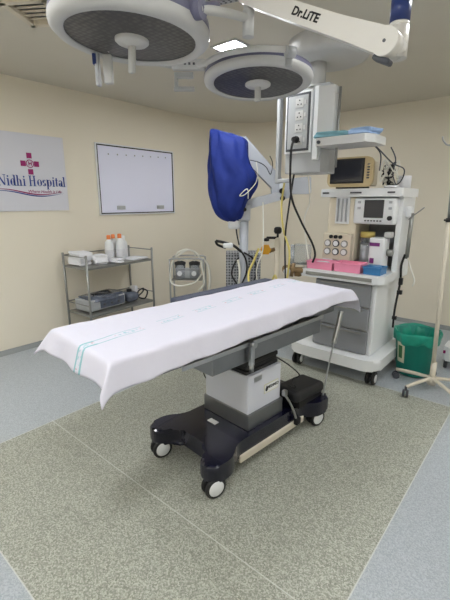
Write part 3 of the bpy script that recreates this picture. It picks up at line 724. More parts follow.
# perforated light panel on the ceiling, cut by the top edge of the picture
t = thing('speaker_panel', 'blue edged perforated white panel hanging at the top edge', 'panel', (-1.46, 1.66, 2.53))
b = MB(Matrix.Rotation(R(18), 4, 'Z') @ Matrix.Rotation(R(8), 4, 'X')); b.box((0, 0, 0), (.2, .2, .03), bev=.006); b.build('panel_shell', M_BLUEK, t)
b = MB(Matrix.Rotation(R(18), 4, 'Z') @ Matrix.Rotation(R(8), 4, 'X')); b.box((0, 0, -.016), (.175, .175, .006)); p = b.build('perforated_face', M_GREY, t)
b = MB(Matrix.Rotation(R(18), 4, 'Z') @ Matrix.Rotation(R(8), 4, 'X'))
for i in range(6):
    for j in range(6): b.cyl((-.07+.028*i, -.07+.028*j, -.0205), (-.07+.028*i, -.07+.028*j, -.019), .007, seg=8)
b.build('holes', M_DGREY, p)
b = MB(); b.cyl((0, 0, .01), (0, 0, .17), .015, seg=12); b.build('stem', M_GREY, t)

# ------------------------------------------------------------------ pendant
PT = thing('ceiling_pendant', 'grey ceiling service pendant with a socket panel, drop column and instrument shelf', 'pendant', (-1.53, 2.98, CZ))
def P(b, name, m, par=None):
    return own(b.build(name, m), PT) if par is None else None
pc = Vector((-1.53, 3.0, 0))
b = MB(Matrix.Translation((pc.x, pc.y, 0))); b.lathe([(0, 2.565), (.25, 2.565), (.285, 2.58), (.30, 2.61), (.30, CZ)], 48); P(b, 'ceiling_cover', M_LAMPW)
b = MB(Matrix.Translation((pc.x-.08, pc.y-.02, 0))); b.cyl((0, 0, 2.40), (0, 0, 2.58), .068, seg=32); b.cyl((0, 0, 2.395), (0, 0, 2.41), .074, seg=32); P(b, 'column', M_LAMPW)
b = MB()
b.prism([(-1.815, 2.90), (-1.50, 2.90), (-1.475, 3.0), (-1.49, 3.14), (-1.80, 3.14)], 1.765, 2.36, .008)
b.prism([(-1.74, 2.93), (-1.47, 2.93), (-1.47, 3.10), (-1.74, 3.10)], 2.355, 2.41, .01); P(b, 'service_head', M_GREY)
b = MB(); b.box((-1.70, 2.893, 2.145), (.235, .02, .45), bev=.004); P(b, 'socket_frame', M_WHITE)
b = MB(); b.box((-1.70, 2.884, 2.145), (.205, .012, .42), bev=.004); P(b, 'panel_gasket', M_DGREY)
b = MB(); b.box((-1.70, 2.880, 2.145), (.175, .014, .385), bev=.003); P(b, 'socket_panel', M_GREY)
for k in range(4):
    zz = 2.285-.09*k
    b = MB(); b.box((-1.685, 2.872, zz), (.07, .006, .066), bev=.002); s = P(b, 'socket', M_LAMPW)
    b = MB()
    for dx, dz in ((0, .016), (-.014, -.012), (.014, -.012)): b.cyl((-1.685+dx, 2.866, zz+dz), (-1.685+dx, 2.870, zz+dz), .005, seg=8)
    o = b.build('socket_hole', M_BLACK); o.parent = s; 
    b = MB(); b.box((-1.635, 2.870, zz), (.018, .006, .03), bev=.001); P(b, 'switch', M_LAMPW)
b = MB(); b.box((-1.535, 2.885, 2.12), (.045, .04, .52), bev=.006); P(b, 'corner_post', M_WHITE)
b = MB(); b.prism([(-1.51, 2.84), (-1.40, 2.88), (-1.40, 2.91), (-1.51, 2.87)], 2.0, 2.37, .006); P(b, 'mounting_plate', M_LAMPW)
b = MB(); b.cyl((-1.385, 2.93, 1.80), (-1.385, 2.93, 2.36), .010, seg=12); P(b, 'equipment_rail', M_DSTEEL)
b = MB(); b.prism(rounded([(-1.47, 2.75), (-1.10, 2.75), (-1.06, 2.83), (-1.06, 3.05), (-1.47, 3.05)], .012), 1.94, 1.995, .006); P(b, 'shelf', M_LAMPW)
b = MB(); b.cyl((-1.44, 2.752, 1.965), (-1.44, 2.735, 1.965), .012, seg=12); P(b, 'shelf_knob', M_DGREY)
b = MB(); b.box((-1.90, 2.93, 2.07), (.03, .05, .75), bev=.005); b.box((-1.84, 2.93, 1.715), (.13, .05, .03), bev=.005); b.box((-1.85, 2.95, 2.38), (.12, .05, .03), bev=.005); P(b, 'side_rail', M_GREY)
# hoses from pendant
def hose(name, pts, rr, m, label, cat='hose', group=None):
    b = MB(); b.tube(pts, rr, 8, 8); return single(name, b, m, label, cat)
b = MB(); b.cyl((-1.70, 2.855, 2.02), (-1.70, 2.872, 2.02), .026, seg=16); b.cyl((-1.70, 2.82, 2.018), (-1.70, 2.856, 2.02), .018, .024, 14)
b.tube([(-1.70, 2.825, 2.015), (-1.71, 2.81, 1.9), (-1.71, 2.84, 1.6), (-1.68, 2.95, 1.4), (-1.61, 3.05, 1.2), (-1.58, 3.06, 1.1), (-1.60, 3.06, 1.03)], .009, 8)
single('power_cord', b, M_BLACK, 'black power cord plugged into the pendant socket hanging to the machine', 'power cord')
hose('gas_hose', [(-1.76, 2.96, 1.785), (-1.80, 2.96, 1.5), (-1.85, 3.0, 1.25), (-1.84, 3.0, 1.0), (-1.83, 3.02, .7)], .008, M_BLACK, 'thin black hose hanging straight down from the pendant', 'hose')
hose('gas_hose', [(-1.86, 2.97, 1.70), (-1.90, 3.0, 1.5), (-1.87, 3.0, 1.3), (-1.80, 3.0, 1.1), (-1.82, 3.0, .8)], .009, M_YEL, 'pale yellow gas hose hanging beside the black ones from the pendant', 'hose')
hose('gas_hose', [(-1.70, 3.08, 1.785), (-1.68, 3.1, 1.55), (-1.70, 3.06, 1.4), (-1.66, 3.04, 1.2), (-1.62, 3.02, 1.06)], .006, M_TUBEW, 'slim white hose slanting from the pendant to the anaesthesia machine', 'hose')
# packs on pendant shelf
def packflat(x, y, z, d, rz, m, label, seed):
    b = MB(); b.blob((0, 0, d[2]/2), d, .07, 4, seed, 0, .4); return single('wrapped_pack', b, m, label, 'pack', (x, y, z), rz, 'packs on the pendant shelf')
packflat(-1.37, 2.84, 1.997, (.25, .17, .04), R(4), M_TEALC, 'teal wrapped pack lying at the left of the pendant shelf', 11)
packflat(-1.15, 2.86, 1.997, (.19, .17, .045), R(-12), M_BLUEL, 'pale blue wrapped pack lying at the right of the pendant shelf', 12)

# ------------------------------------------------------------------ microscope
MC = thing('surgical_microscope', 'grey floor microscope on a column with its head under a blue cover', 'microscope', (-2.44, 3.16, 0), R(40))
# local frame: x to the right of the picture, y away from the camera
def ml(px, w=0): return 0
b = MB()
b.prism(rounded([(-.2, -.16), (.2, -.16), (.2, .2), (-.2, .2)], .05), .05, .13, .01); b.build('base', M_MGREY, MC)
for sx in (-1, 1):
    for sy in (-1, 1):
        b = MB(); b.cyl((sx*.16-.015, sy*.13+.02, .035), (sx*.16+.015, sy*.13+.02, .035), .035, seg=18); b.build('wheel', M_BLACK, MC)
b = MB(); b.box((0, .12, .58), (.36, .24, .90), bev=.01); b.build('control_cabinet', M_PATT, MC)
b = MB(); b.cyl((0, -.05, .12), (0, -.05, 1.43), .045, seg=24); b.build('column', M_MGREY, MC)
b = MB(); b.box((0, -.05, 1.44), (.12, .12, .16), bev=.015); b.build('column_head', M_MGREY, MC)
def arm(a, c, h0, h1, w, name, m):
    a, c = Vector(a), Vector(c); mm = arm_matrix(a, c); L_ = (c-a).length
    b = MB(mm); b.prism(rounded([(-.03, -h0/2), (L_+.03, -h1/2), (L_+.03, h1/2), (-.03, h0/2)], .02), -w/2, w/2, .006, M=Matrix.Rotation(PI/2, 4, 'X')); return b.build(name, m, MC)
arm((-.03, -.05, 1.50), (.43, -.02, 1.62), .09, .08, .09, 'lower_arm', M_MGREY)
arm((-.04, .02, 2.08), (.36, .05, 1.68), .16, .13, .09, 'upper_arm', M_MGREY)
arm((.30, .05, 1.68), (.63, .05, 1.70), .13, .17, .1, 'counterweight', M_MGREY)
b = MB(); b.cyl((.37, .0, 1.58), (.37, .03, 1.72), .035, seg=18); b.cyl((.36, -.08, 1.64), (.36, .0, 1.64), .022, seg=14); b.build('arm_joint', M_MGREY, MC)
b = MB(); b.cyl((.36, -.1, 1.645), (.36, -.08, 1.645), .025, seg=14); b.cyl((.37, -.1, 1.575), (.37, -.06, 1.575), .024, seg=14); b.cyl((.0, -.14, 1.47), (.0, -.11, 1.47), .02, seg=14); b.build('clamp_knob', M_BLACK, MC)
# blue cover: lofted bag
def cover():
    t = bmesh.new(); rows = []; n = 40
    #   z, xl, xr, depth
    prof = [(1.345, -.17, -.10, .05), (1.365, -.24, -.04, .13), (1.42, -.32, .0, .18), (1.50, -.37, .03, .21), (1.60, -.395, .075, .22), (1.68, -.40, .15, .22), (1.76, -.40, .165, .22),
            (1.83, -.40, .14, .21), (1.90, -.40, .07, .20), (2.0, -.395, .045, .19), (2.1, -.39, .04, .17), (2.17, -.385, .03, .13), (2.21, -.375, -.05, .08), (2.225, -.35, -.13, .03)]
    for k, (z, xl, xr, d) in enumerate(prof):
        row = []; xl = xl*.86; xr = xr*.80-.005; z = 1.345+(z-1.345)*.96
        for i in range(n):
            a = 2*PI*i/n; cx, hw = (xl+xr)/2, (xr-xl)/2
            ca, sa = math.cos(a), math.sin(a)
            x = cx+hw*math.copysign(abs(ca)**.75, ca); y = d/1*math.copysign(abs(sa)**.75, sa)*.8
            w = .030*(abs(math.sin(a*3.5+k*.42))-.5)+.016*(abs(math.sin(a*6-k*.6))-.5)+.006*math.sin(a*17+k*1.3)
            row.append(t.verts.new((x+w*ca, y+w*sa-.02, z-.03*(x-cx)/max(hw, .05)*(z > 2.1))))
        rows.append(row)
    for A, B in zip(rows, rows[1:]):
        for i in range(n):
            f = t.faces.new([A[i], A[(i+1) % n], B[(i+1) % n], B[i]]); f.smooth = True
    t.faces.new(rows[0][::-1]); t.faces.new(rows[-1])
    bmesh.ops.recalc_face_normals(t, faces=t.faces[:])
    b = MB(); b._add(t); o = b.build('blue_cover', M_BLUEC, MC)
    s = o.modifiers.new('sub', 'SUBSURF'); s.levels = 1; s.render_levels = 2
    return o
cv = cover()
b = MB(); b.tube([(.1, -.2, 1.90), (.115, -.205, 1.78), (.09, -.2, 1.70), (.0, -.2, 1.61), (-.05, -.205, 1.60), (.02, -.205, 1.66), (.03, -.2, 1.57)], .005, 6); b.build('tie_cord', M_TUBEW, cv)
b = MB(); b.tube([(.05, -.06, 1.93), (.14, -.12, 1.90), (.2, -.12, 1.86), (.25, -.06, 1.80), (.27, -.03, 1.9), (.24, -.04, 1.97)], .004, 6); b.build('arm_cable', M_BLACK, MC)
b = MB(); b.box((-.1, -.04, 1.34), (.12, .1, .12), bev=.02); b.box((-.03, -.05, 1.40), (.12, .08, .1), bev=.02); b.build('optics_housing', M_WHITE, MC)
b = MB(); b.tube([(-.28, -.15, 1.17), (-.2, -.15, 1.155), (-.1, -.14, 1.12), (-.03, -.12, 1.06)], .014, 10); b.tube([(-.28, -.15, 1.17), (-.26, -.14, 1.13), (-.18, -.14, 1.10)], .012, 10); b.tube([(-.08, -.05, 1.3), (-.07, -.1, 1.22), (-.05, -.13, 1.13)], .007, 8); b.build('handle', M_BLACK, MC)
b = MB(); b.box((-.16, -.15, 1.125), (.1, .05, .05), bev=.015); b.build('hand_grip', M_WHITE, MC)
for pts in ([(-.04, -.12, 1.08), (.02, -.1, .98), (.03, -.1, .85), (-.03, -.11, .70), (-.05, -.12, .60)], [(.0, -.1, 1.05), (.1, -.1, .98), (.13, -.1, .85), (.08, -.1, .72), (-.04, -.1, .68)], [(-.05, -.1, 1.0), (-.1, -.1, .92), (-.12, -.1, .82), (-.06, -.1, .72)]):
    b = MB(); b.tube(pts, .009, 8); b.build('cable', M_BLACK, MC)
b = MB(); b.tube([(-.06, -.12, .98), (-.04, -.13, .85), (-.06, -.13, .66)], .012, 8); b.build('white_cable', M_TUBEW, MC)

# ------------------------------------------------------------------ oxygen stand between microscope and machine
GS = thing('gas_stand', 'cream gas pole with a yellow star valve and black knob behind the table', 'gas stand', (-2.27, 3.53, 0))
b = MB(); b.cyl((0, 0, .04), (0, 0, 1.14), .032, seg=22); b.lathe([(.032, 1.13), (.024, 1.17), (0, 1.18)], 20); b.build('cylinder_body', M_CREAMP, GS)
b = MB(); b.lathe([(0, 0), (.17, 0), (.17, .03), (.06, .05), (0, .05)], 28); b.build('foot', M_DGREY, GS)
b = MB(); b.cyl((0, 0, 1.17), (0, 0, 1.22), .012, seg=12); b.lathe([(0, 1.21), (.03, 1.215), (.042, 1.235), (.04, 1.27), (.025, 1.285), (0, 1.287)], 20); b.cyl((-.1, -.06, 1.17), (.0, 0, 1.17), .014, seg=12); b.lathe([(0, 1.13), (.028, 1.135), (.03, 1.16), (.0, 1.175)], 18, Matrix.Translation((-.1, -.06, 0))); b.build('black_knob', M_BLACK, GS)
b = MB(Matrix.Translation((-.08, -.10, 1.05)) @ Matrix.Rotation(R(40), 4, 'Z') @ Matrix.Rotation(PI/2, 4, 'X'))
star = []
for i in range(12):
    a = 2*PI*i/12; rr = .065 if i % 2 == 0 else .038; star.append((rr*math.cos(a), rr*math.sin(a)))
b.prism(rounded(star, .012, 2), -.02, .03, .006); b.build('star_valve', M_YELV, GS)
b = MB(); b.cyl((-.06, -.07, 1.03), (-.02, -.02, 1.05), .022, seg=14); b.build('regulator', M_GOLD, GS)
hose('breathing_tube', [(-2.12, 2.98, 1.12), (-2.16, 2.96, 1.0), (-2.19, 2.92, .88), (-2.12, 2.86, .76), (-2.06, 2.90, .66)], .011, M_YEL, 'yellow tube curving down left of the gas pole', 'tube')
hose('breathing_tube', [(-2.06, 3.04, .72), (-2.03, 2.98, .66), (-1.98, 3.02, .84), (-1.93, 3.0, .86), (-1.90, 3.05, .6)], .010, M_YEL, 'yellow tube lying low right of the gas pole', 'tube')
hose('breathing_tube', [(-2.19, 3.13, 1.54), (-2.13, 3.06, 1.3), (-2.09, 3.0, 1.1), (-2.12, 2.95, .9), (-2.04, 2.93, .6)], .006, M_TUBEW, 'thin white tube hanging from the microscope arm', 'tube')
b = MB(); b.lathe([(0, 0), (.05, 0), (.055, .01), (.05, .07), (.02, .1), (0, .1)], 20)
b.cyl((0, 0, -.71), (0, 0, 0), .01, seg=10); b.lathe([(0, -.714), (.09, -.714), (.08, -.70), (0, -.695)], 20)
single('suction_bulb', b, M_ORANGE, 'small orange bulb behind the far left edge of the sheet', 'bulb', (-2.14, 2.82, .715))

# ------------------------------------------------------------------ anaesthesia machine
AM = thing('anaesthesia_machine', 'white anaesthesia workstation with grey drawers on dual wheel casters', 'anaesthesia machine', (-1.38, 3.5, 0))
def A(mb, name, m, par=None):
    o = mb.build(name, m); 
    o.parent = par or AM
    if par is None: o.matrix_parent_inverse = Matrix.Translation(-Vector(AM.location))
    return o
b = MB(); b.prism(rounded([(-1.83, 3.13), (-1.70, 3.10), (-1.08, 3.10), (-.98, 3.16), (-.98, 3.95), (-1.83, 3.95)], .05), .135, .235, .025, seg=3); A(b, 'base', M_WHITE)
for x, y in ((-1.76, 3.19), (-1.045, 3.20), (-1.76, 3.86), (-1.045, 3.86)):
    b = MB(); b.cyl((x, y, .10), (x, y, .14), .02, seg=12); b.box((x, y, .09), (.03, .06, .05), bev=.008); c = A(b, 'caster', M_BLACK)
    for s in (-1, 1):
        b = MB(Matrix.Translation((x+s*.026, y-.01, .06))); b.lathe([(.0, -.013), (.05, -.013), (.06, -.007), (.06, .007), (.05, .013), (0, .013)], 26, Matrix.Rotation(PI/2, 4, 'Y')); A(b, 'wheel', M_BLACK, c)
        b = MB(Matrix.Translation((x+s*.041, y-.01, .06))); b.lathe([(0, -.003), (.036, -.003), (.038, 0), (0, .004)], 22, Matrix.Rotation(PI/2*s, 4, 'Y')); A(b, 'hub_cap', M_WHITE, c)
b = MB(); b.box((-1.36, 3.52, .555), (.54, .58, .65), bev=.012); b.box((-1.095, 3.52, .56), (.03, .60, .64), bev=.008); A(b, 'cabinet', M_WHITE)
for k, (z0, z1) in enumerate(((.665, .865), (.46, .655), (.245, .45))):
    b = MB(); b.box((-1.375, 3.215, (z0+z1)/2), (.51, .03, z1-z0), bev=.008); d = A(b, 'drawer', M_DRAW)
    b = MB(); b.box((-1.375, 3.196, z1-.018), (.40, .014, .012), bev=.004); A(b, 'pull', M_DSTEEL, d)
b = MB(); b.prism(rounded([(-1.76, 3.14), (-1.06, 3.14), (-1.02, 3.2), (-1.02, 3.84), (-1.76, 3.84)], .02), .885, .955, .012); A(b, 'worktop', M_WHITE)
b = MB(); b.box((-1.40, 3.134, .92), (.60, .012, .03), bev=.003); A(b, 'worktop_rail', M_DSTEEL)
# upper frame
b = MB(); b.box((-1.385, 3.81, 1.27), (.64, .06, .66)); b.box((-1.045, 3.66, 1.27), (.045, .34, .66), bev=.006); b.box((-1.66, 3.66, 1.27), (.03, .34, .66)); A(b, 'upper_frame', M_WHITE)
b = MB(); b.prism(rounded([(-1.735, 3.40), (-1.01, 3.40), (-1.01, 3.86), (-1.735, 3.86)], .02), 1.585, 1.655, .010); A(b, 'top_shelf', M_WHITE)
for x_, w_ in ((-1.68, .06), (-1.40, .10), (-1.10, .06)):
    b = MB(); b.box((x_, 3.397, 1.62), (w_, .008, .013)); A(b, 'shelf_badge', M_DGREY)
b = MB(); b.box((-1.525, 3.60, 1.30), (.27, .34, .56), bev=.01); A(b, 'flowmeter_cabinet', M_CREAMP)
b = MB(); b.box((-1.52, 3.425, 1.47), (.13, .014, .24), bev=.004); fw_ = A(b, 'flowmeter_window', M_WHITE)
for k in range(3):
    b = MB(); b.cyl((-1.56+.04*k, 3.413, 1.37), (-1.56+.04*k, 3.413, 1.57), .008, seg=10); A(b, 'flow_tube', M_GREY, fw_)
b = MB(); b.box((-1.535, 3.40, 1.145), (.27, .06, .24), bev=.01); gb = A(b, 'gauge_panel', M_CREAMP)
for k in range(3):
    b = MB(); b.cyl((-1.585+.045*k, 3.35, 1.235), (-1.585+.045*k, 3.372, 1.235), .016, seg=14); A(b, 'flow_knob', M_BLACK, gb)
for i in range(3):
    for j in range(2):
        x, z = -1.615+.08*i, 1.175-.075*j
        b = MB(); b.cyl((x, 3.358, z), (x, 3.372, z), .032, seg=22); g = A(b, 'gauge', M_DGREY if i == 1 else M_DSTEEL, gb)
        b = MB(); b.cyl((x, 3.355, z), (x, 3.3585, z), .023, seg=20); b.bm.verts.ensure_lookup_table(); A(b, 'gauge_face', M_WHITE, gb)
b = MB(); b.box((-1.61, 3.38, 1.0), (.1, .03, .06), bev=.006); A(b, 'test_port', M_WHITE)
# ventilator
b = MB(); b.box((-1.235, 3.54, 1.465), (.36, .26, .22), bev=.02, seg=3); ve = A(b, 'ventilator_unit', M_WHITE)
b = MB(); b.box((-1.235, 3.408, 1.485), (.165, .012, .15), bev=.003); A(b, 'screen', M_SCREEN, ve)
for i in range(6):
    b = MB(); b.box((-1.30+.026*i, 3.407, 1.385), (.016, .01, .012), bev=.002); A(b, 'button', M_DGREY, ve)
for z in (1.54, 1.49):
    b = MB(); b.box((-1.10, 3.407, z), (.025, .01, .02), bev=.002); A(b, 'button', M_GREY, ve)
    b = MB(); b.box((-1.365, 3.407, z), (.025, .01, .02), bev=.002); A(b, 'button', M_GREY, ve)
b = MB(); b.cyl((-1.095, 3.39, 1.41), (-1.095, 3.412, 1.41), .019, seg=18); A(b, 'rotary_knob', M_BLACK, ve)
# grey inner panel behind jars
b = MB(); b.box((-1.23, 3.77, 1.15), (.32, .02, .40)); A(b, 'inner_panel', M_DRAW)
# absorber with jar (left bellow of shelf)
b = MB(); b.cyl((-1.30, 3.5, .957), (-1.30, 3.5, 1.235), .058, seg=26); ab = A(b, 'absorber_jar', M_CLEAR)
b = MB(); b.cyl((-1.30, 3.5, .99), (-1.30, 3.5, 1.17), .05, seg=26); A(b, 'absorber_granules', M_LINEN, ab)
b = MB(); b.cyl((-1.30, 3.5, 1.235), (-1.30, 3.5, 1.285), .063, seg=26); A(b, 'absorber_lid', M_YLID, ab)
b = MB(); b.box((-1.17, 3.44, 1.11), (.13, .14, .27), bev=.012); va = A(b, 'vaporizer', M_WHITE)
b = MB(); b.box((-1.185, 3.367, 1.19), (.085, .008, .03), bev=.002); A(b, 'display', M_PURP, va)
b = MB(); b.box((-1.20, 3.367, 1.05), (.035, .01, .045), bev=.003); A(b, 'dial', M_PURP, va)
b = MB(); b.cyl((-1.10, 3.45, 1.12), (-1.055, 3.45, 1.12), .03, seg=16); A(b, 'side_port', M_DSTEEL, va)
b = MB(); b.box((-1.1, 3.45, 1.27), (.06, .08, .05), bev=.01); A(b, 'vaporizer_cap', M_LAMPW, va)
b = MB(); b.box((-1.0, 3.62, 1.46), (.05, .08, .09), bev=.012); A(b, 'side_bracket', M_WHITE)
b = MB(); b.cyl((-.985, 3.62, 1.06), (-.975, 3.60, 1.45), .017, seg=14); A(b, 'side_pole', M_DSTEEL)
b = MB(); b.tube([(-.985, 3.55, 1.40), (-.93, 3.5, 1.44), (-.86, 3.5, 1.50)], .005, 6); A(b, 'wire_hook', M_DSTEEL)
b = MB(); b.tube([(-.99, 3.58, 1.10), (-1.01, 3.58, 1.0), (-1.01, 3.6, .85), (-1.03, 3.6, .6), (-1.03, 3.6, .42)], .010, 8); b.box((-1.0, 3.58, .86), (.03, .03, .06)); b.box((-1.0, 3.58, .76), (.04, .03, .035)); b.box((-1.02, 3.58, .52), (.035, .03, .03)); A(b, 'side_cable', M_BLACK)
b = MB(); b.tube([(-.97, 3.6, 1.07), (-.93, 3.58, .98), (-.89, 3.58, .88), (-.90, 3.57, .83)], .006, 6); A(b, 'white_lead', M_TUBEW)
# left clear canister on bracket with brass fittings
b = MB(); b.box((-1.80, 3.20, 1.07), (.16, .12, .18), bev=.01); A(b, 'clear_canister', M_CLEAR)
b = MB(); b.box((-1.77, 3.32, .98), (.08, .2, .02)); A(b, 'canister_bracket', M_DSTEEL)
b = MB()
b.cyl((-1.86, 3.12, .93), (-1.74, 3.16, .93), .028, seg=16); b.cyl((-1.83, 3.1, .87), (-1.83, 3.14, .99), .018, seg=14); b.cyl((-1.90, 3.1, .93), (-1.88, 3.18, .93), .04, seg=18); b.box((-1.79, 3.15, .90), (.06, .05, .06), bev=.01); A(b, 'brass_valve', M_GOLD)
b = MB(); b.cyl((-1.865, 3.065, .92), (-1.865, 3.09, .92), .03, seg=18); A(b, 'pressure_gauge', M_WHITE)

# things on the machine
def tray(name, x, y, z, w, d, h, m, label, rz=0):
    b = MB(); th = .006
    b.box((0, 0, th/2), (w-.02, d-.02, th))
    for sx in (-1, 1): b.box((sx*(w/2-.008), 0, h/2), (th, d-.01, h), rot=Matrix.Rotation(R(6*sx), 4, 'Y'))
    for sy in (-1, 1): b.box((0, sy*(d/2-.008), h/2), (w-.01, th, h), rot=Matrix.Rotation(R(-6*sy), 4, 'X'))
    for sy in (-1, 1): b.box((0, sy*(d/2-.002), h), (w, .014, .008), bev=.002)
    for sx in (-1, 1): b.box((sx*(w/2-.002), 0, h), (.014, d, .008), bev=.002)
    return single(name, b, m, label, 'tray', (x, y, z), rz)
tray('plastic_tray', -1.59, 3.245, .957, .25, .17, .065, M_PINK, 'left pink plastic tray on the worktop of the anaesthesia machine')
tray('plastic_tray', -1.335, 3.25, .957, .24, .17, .075, M_PINK, 'right pink plastic tray on the worktop, next to the blue one')
tray('plastic_tray', -1.125, 3.26, .957, .15, .16, .06, M_BLUEP, 'blue plastic tray at the right end of the worktop')
b = MB(); b.blob((0, 0, .03), (.10, .10, .07), .08, 3, 21, 0, .5); single('wrapped_pack', b, M_BLUEP, 'crumpled blue wrapper sitting in the blue tray', 'pack', (-1.125, 3.26, .965))
b = MB(); b.blob((0, 0, .03), (.12, .07, .05), .1, 3, 22, 0, .5); single('wrapped_pack', b, M_LINEN, 'crumpled white wrapper sitting in the left pink tray', 'pack', (-1.59, 3.25, .965))
# patient monitor
MO = thing('patient_monitor', 'beige patient monitor with a dark screen standing on the anaesthesia machine', 'monitor', (-1.485, 3.56, 1.657), R(4))
b = MB()
fr = rounded([(-.185, .0), (.18, .0), (.20, .05), (.195, .225), (.15, .25), (-.14, .25), (-.185, .225), (-.205, .05)], .025)
b.prism(fr, 0, .05, .012, M=Matrix.Translation((0, -.10, .012)) @ Matrix.Rotation(PI/2, 4, 'X')); b.build('bezel', M_BEIGE, MO)
b = MB(); b.prism(rounded([(-.17, .01), (.17, .01), (.17, .22), (-.17, .22)], .02), -.2, 0, .01, M=Matrix.Translation((0, -.10, .012)) @ Matrix.Rotation(PI/2, 4, 'X')); b.build('rear_housing', M_CREAMP, MO)
b = MB(); b.box((-.025, -.152, .145), (.30, .008, .205), bev=.004); b.build('screen_surround', M_BLACK, MO)
b = MB(); b.box((-.025, -.155, .145), (.275, .008, .18), bev=.004); b.build('screen', M_SCREEN, MO)
for k in range(6):
    b = MB(); b.box((.16, -.153, .195-.022*k), (.022, .008, .012), bev=.003); b.build('button', M_DGREY, MO)
b = MB(); b.box((0, -.05, .008), (.26, .14, .014), bev=.004); b.build('stand_foot', M_BLACK, MO)
# cable bundle at its right
b = MB(); rnd = random.Random(3)
for k in range(9):
    pts = [(rnd.uniform(-.05, .05), rnd.uniform(-.06, .06), rnd.uniform(.02, .2)) for _ in range(6)]
    b.tube(pts, .006, 6, 5)
single('cable_bundle', b, M_BLACK, 'tangled black leads heaped beside the beige monitor', 'cables', (-1.19, 3.56, 1.66))
b = MB()
for k in range(6):
    pts = [(rnd.uniform(-.06, .06), rnd.uniform(-.06, .04), rnd.uniform(.02, .23)) for _ in range(6)]
    b.tube(pts, .006, 6, 5)
single('cable_bundle', b, M_TUBEW, 'tangled pale leads heaped beside the beige monitor', 'cables', (-1.17, 3.54, 1.66))
b = MB(); b.tube([(-1.25, 3.5, 1.80), (-1.24, 3.46, 1.93), (-1.27, 3.35, 2.0), (-1.20, 3.3, 1.95), (-1.13, 3.45, 1.85), (-1.05, 3.5, 1.80), (-1.08, 3.52, 1.70), (-1.16, 3.5, 1.67)], .005, 6)
b.tube([(-1.14, 3.4, 1.97), (-1.11, 3.45, 1.88), (-1.14, 3.5, 1.78), (-1.10, 3.5, 1.67)], .005, 6)
single('monitor_cable', b, M_DGREY, 'grey cable looping up from the monitor towards the pendant shelf', 'cable')
b = MB(); b.cyl((0, 0, 0), (0, 0, .10), .055, seg=28); b.cyl((0, 0, .10), (0, 0, .102), .018, seg=16)
single('paper_roll', b, M_LINEN, 'white roll standing on the right end of the machine shelf', 'roll', (-1.075, 3.62, 1.657))
pack('paper_stack', -1.13, 3.48, 1.657, (.11, .09, .02), 0, M_LINEN, 'low white folded wipe in front of the cable heap', 'wipe', seed=31)

# ------------------------------------------------------------------ green bin
GB = thing('waste_bin', 'round green plastic waste bin with a liner beside the anaesthesia machine', 'bin', (-.835, 3.68, 0)); GB.scale = (.93, .93, 1)
b = MB(); b.lathe([(0, .01), (.15, .01), (.155, .02), (.195, .40), (.20, .405), (.19, .405), (.15, .03), (0, .03)], 44); b.build('bin_body', M_GREEN, GB)
t = bmesh.new(); rows = []; n = 64
for k, (rr, z) in enumerate([(.125, .16), (.15, .25), (.178, .34), (.198, .415), (.209, .42), (.215, .40), (.212, .36), (.208, .325), (.204, .32)]):
    row = []
    for i in range(n):
        a = 2*PI*i/n; w = (.010 if k < 3 else .004)*math.sin(9*a+k)+(.006 if k < 3 else .003)*math.sin(17*a-k*.5)
        zz = z+(.012*math.sin(5*a+1)+.008*math.sin(11*a) if k > 5 else .006*math.sin(4*a))
        row.append(t.verts.new(((rr+w)*math.cos(a), (rr+w)*math.sin(a), zz)))
    rows.append(row)
for A_, B_ in zip(rows, rows[1:]):
    for i in range(n):
        f = t.faces.new([A_[i], A_[(i+1) % n], B_[(i+1) % n], B_[i]]); f.smooth = True
t.faces.new(rows[0])
b = MB(); b._add(t); b.build('liner_bag', M_BAG, GB)
Ms = Matrix.Rotation(R(-135), 4, 'Z')
b = MB(); t = bmesh.new(); A_, B_ = [], []
for i in range(7):
    a = R(-134+4.6*i); A_.append(t.verts.new((.173*math.cos(a), .173*math.sin(a), .13))); B_.append(t.verts.new((.193*math.cos(a), .193*math.sin(a), .32)))
for i in range(6): t.faces.new([A_[i], A_[i+1], B_[i+1], B_[i]])
b._add(t); st_ = b.build('sticker', M_LABEL, GB)
b = MB(); t = bmesh.new(); A_, B_ = [], []
for i in range(5):
    a = R(-128+3.6*i); A_.append(t.verts.new((.178*math.cos(a), .178*math.sin(a), .17))); B_.append(t.verts.new((.192*math.cos(a), .192*math.sin(a), .29)))
for i in range(4): t.faces.new([A_[i], A_[i+1], B_[i+1], B_[i]])
b._add(t); b.build('sticker_picture', M_DGREEN, st_)

# ------------------------------------------------------------------ IV stand
IV = thing('iv_stand', 'cream drip stand with a five spoked wheeled foot before the green bin', 'drip stand', (-.62, 3.42, 0))
b = MB(); b.cyl((0, 0, .10), (-.03, -.06, 1.42), .0165, seg=16); b.build('pole', M_CREAMPOLE, IV)
b = MB(); b.cyl((0, 0, .06), (0, 0, .25), .023, seg=16); b.cyl((0, 0, .05), (0, 0, .12), .036, seg=18); b.build('hub', M_CREAMPOLE, IV)
b = MB(); b.cyl((-.03, -.06, 1.395), (-.03, -.06, 1.425), .019, seg=14); b.cyl((-.06, -.06, 1.41), (-.03, -.06, 1.41), .007, seg=12); b.build('height_collar', M_BLACK, IV)
b = MB(); b.cyl((-.03, -.06, 1.42), (-.045, -.09, 1.95), .010, seg=12); b.build('inner_pole', M_STEEL, IV)
b = MB(); b.tube([(-.045, -.09, 1.94), (-.09, -.11, 1.94), (-.12, -.12, 1.97), (-.13, -.125, 2.0)], .006, 8); b.tube([(-.045, -.09, 1.94), (.0, -.07, 1.94), (.03, -.06, 1.97), (.04, -.055, 2.0)], .006, 8); b.build('bag_hook', M_STEEL, IV)
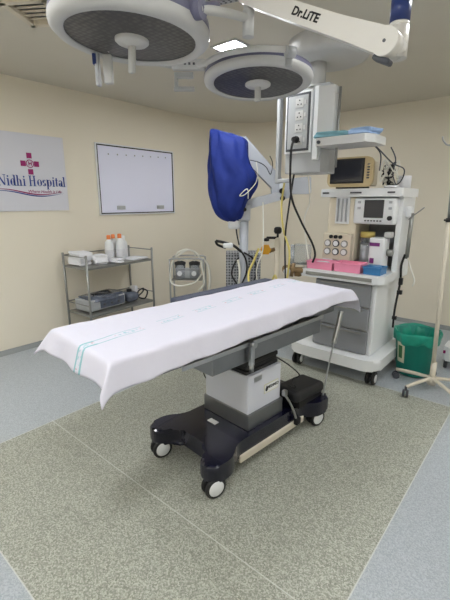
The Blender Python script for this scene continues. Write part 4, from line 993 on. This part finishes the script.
for k in range(5):
    a = R(-115+72*k); e = Vector((.30*math.cos(a), .30*math.sin(a), .085))
    b = MB(); b.tube([(0, 0, .105), (e.x*.5, e.y*.5, .10), e], .015, 10, 3)
    l = b.build('leg', M_CREAMPOLE, IV)
    b = MB(); b.cyl((e.x, e.y, .055), (e.x, e.y, .09), .010, seg=10)
    n_ = Vector((-math.sin(a+.6), math.cos(a+.6), 0))
    for s in (-1, 1): b.cyl(Vector((e.x, e.y, .03))+n_*(s*.006), Vector((e.x, e.y, .03))+n_*(s*.022), .03, seg=18)
    b.build('caster', M_DGREY, l)

# white equipment stand cut by the right edge
t = thing('equipment_stand', 'white footed stand with a dark caster at the right edge behind the drip stand', 'stand', (-.60, 4.0, 0))
b = MB(); b.prism(rounded([(-.06, -.04), (.2, -.04), (.2, .2), (-.06, .2)], .03), .08, .22, .02); b.build('foot_cover', M_WHITE, t)
b = MB(); b.cyl((.1, .1, .2), (.1, .1, 1.0), .02, seg=14); b.build('pole', M_STEEL, t)
for x, y in ((-.03, 0), (.17, 0), (-.03, .17), (.17, .17)):
    b = MB(); b.cyl((x-.012, y, .035), (x+.012, y, .035), .035, seg=18); b.cyl((x, y, .05), (x, y, .09), .01, seg=10); b.build('caster', M_DGREY, t)
b = MB(); b.box((-.045, -.045, .17), (.02, .01, .03), bev=.003); b.build('red_pedal', M_PINKM, t)

# ------------------------------------------------------------------ camera, world, colour
cam = bpy.data.cameras.new('camera'); co = bpy.data.objects.new('camera', cam); COL.objects.link(co)
cam.sensor_fit = 'VERTICAL'; cam.sensor_height = 36; cam.sensor_width = 27; cam.lens = 388/600*36
pitch = math.atan(99/388)
co.location = (0, 0, 1.55); co.rotation_euler = (PI/2-pitch, 0, R(40.4)); cam.clip_start = .02
C.camera = co
w = bpy.data.worlds.new('world'); C.world = w; w.use_nodes = True
w.node_tree.nodes['Background'].inputs[0].default_value = (.9, .95, 1, 1); w.node_tree.nodes['Background'].inputs[1].default_value = .05
C.view_settings.view_transform = 'Standard'; C.view_settings.look = 'None'; C.view_settings.gamma = 1; C.view_settings.exposure = 0.78
try: C.view_settings.use_curve_mapping = False
except Exception: pass
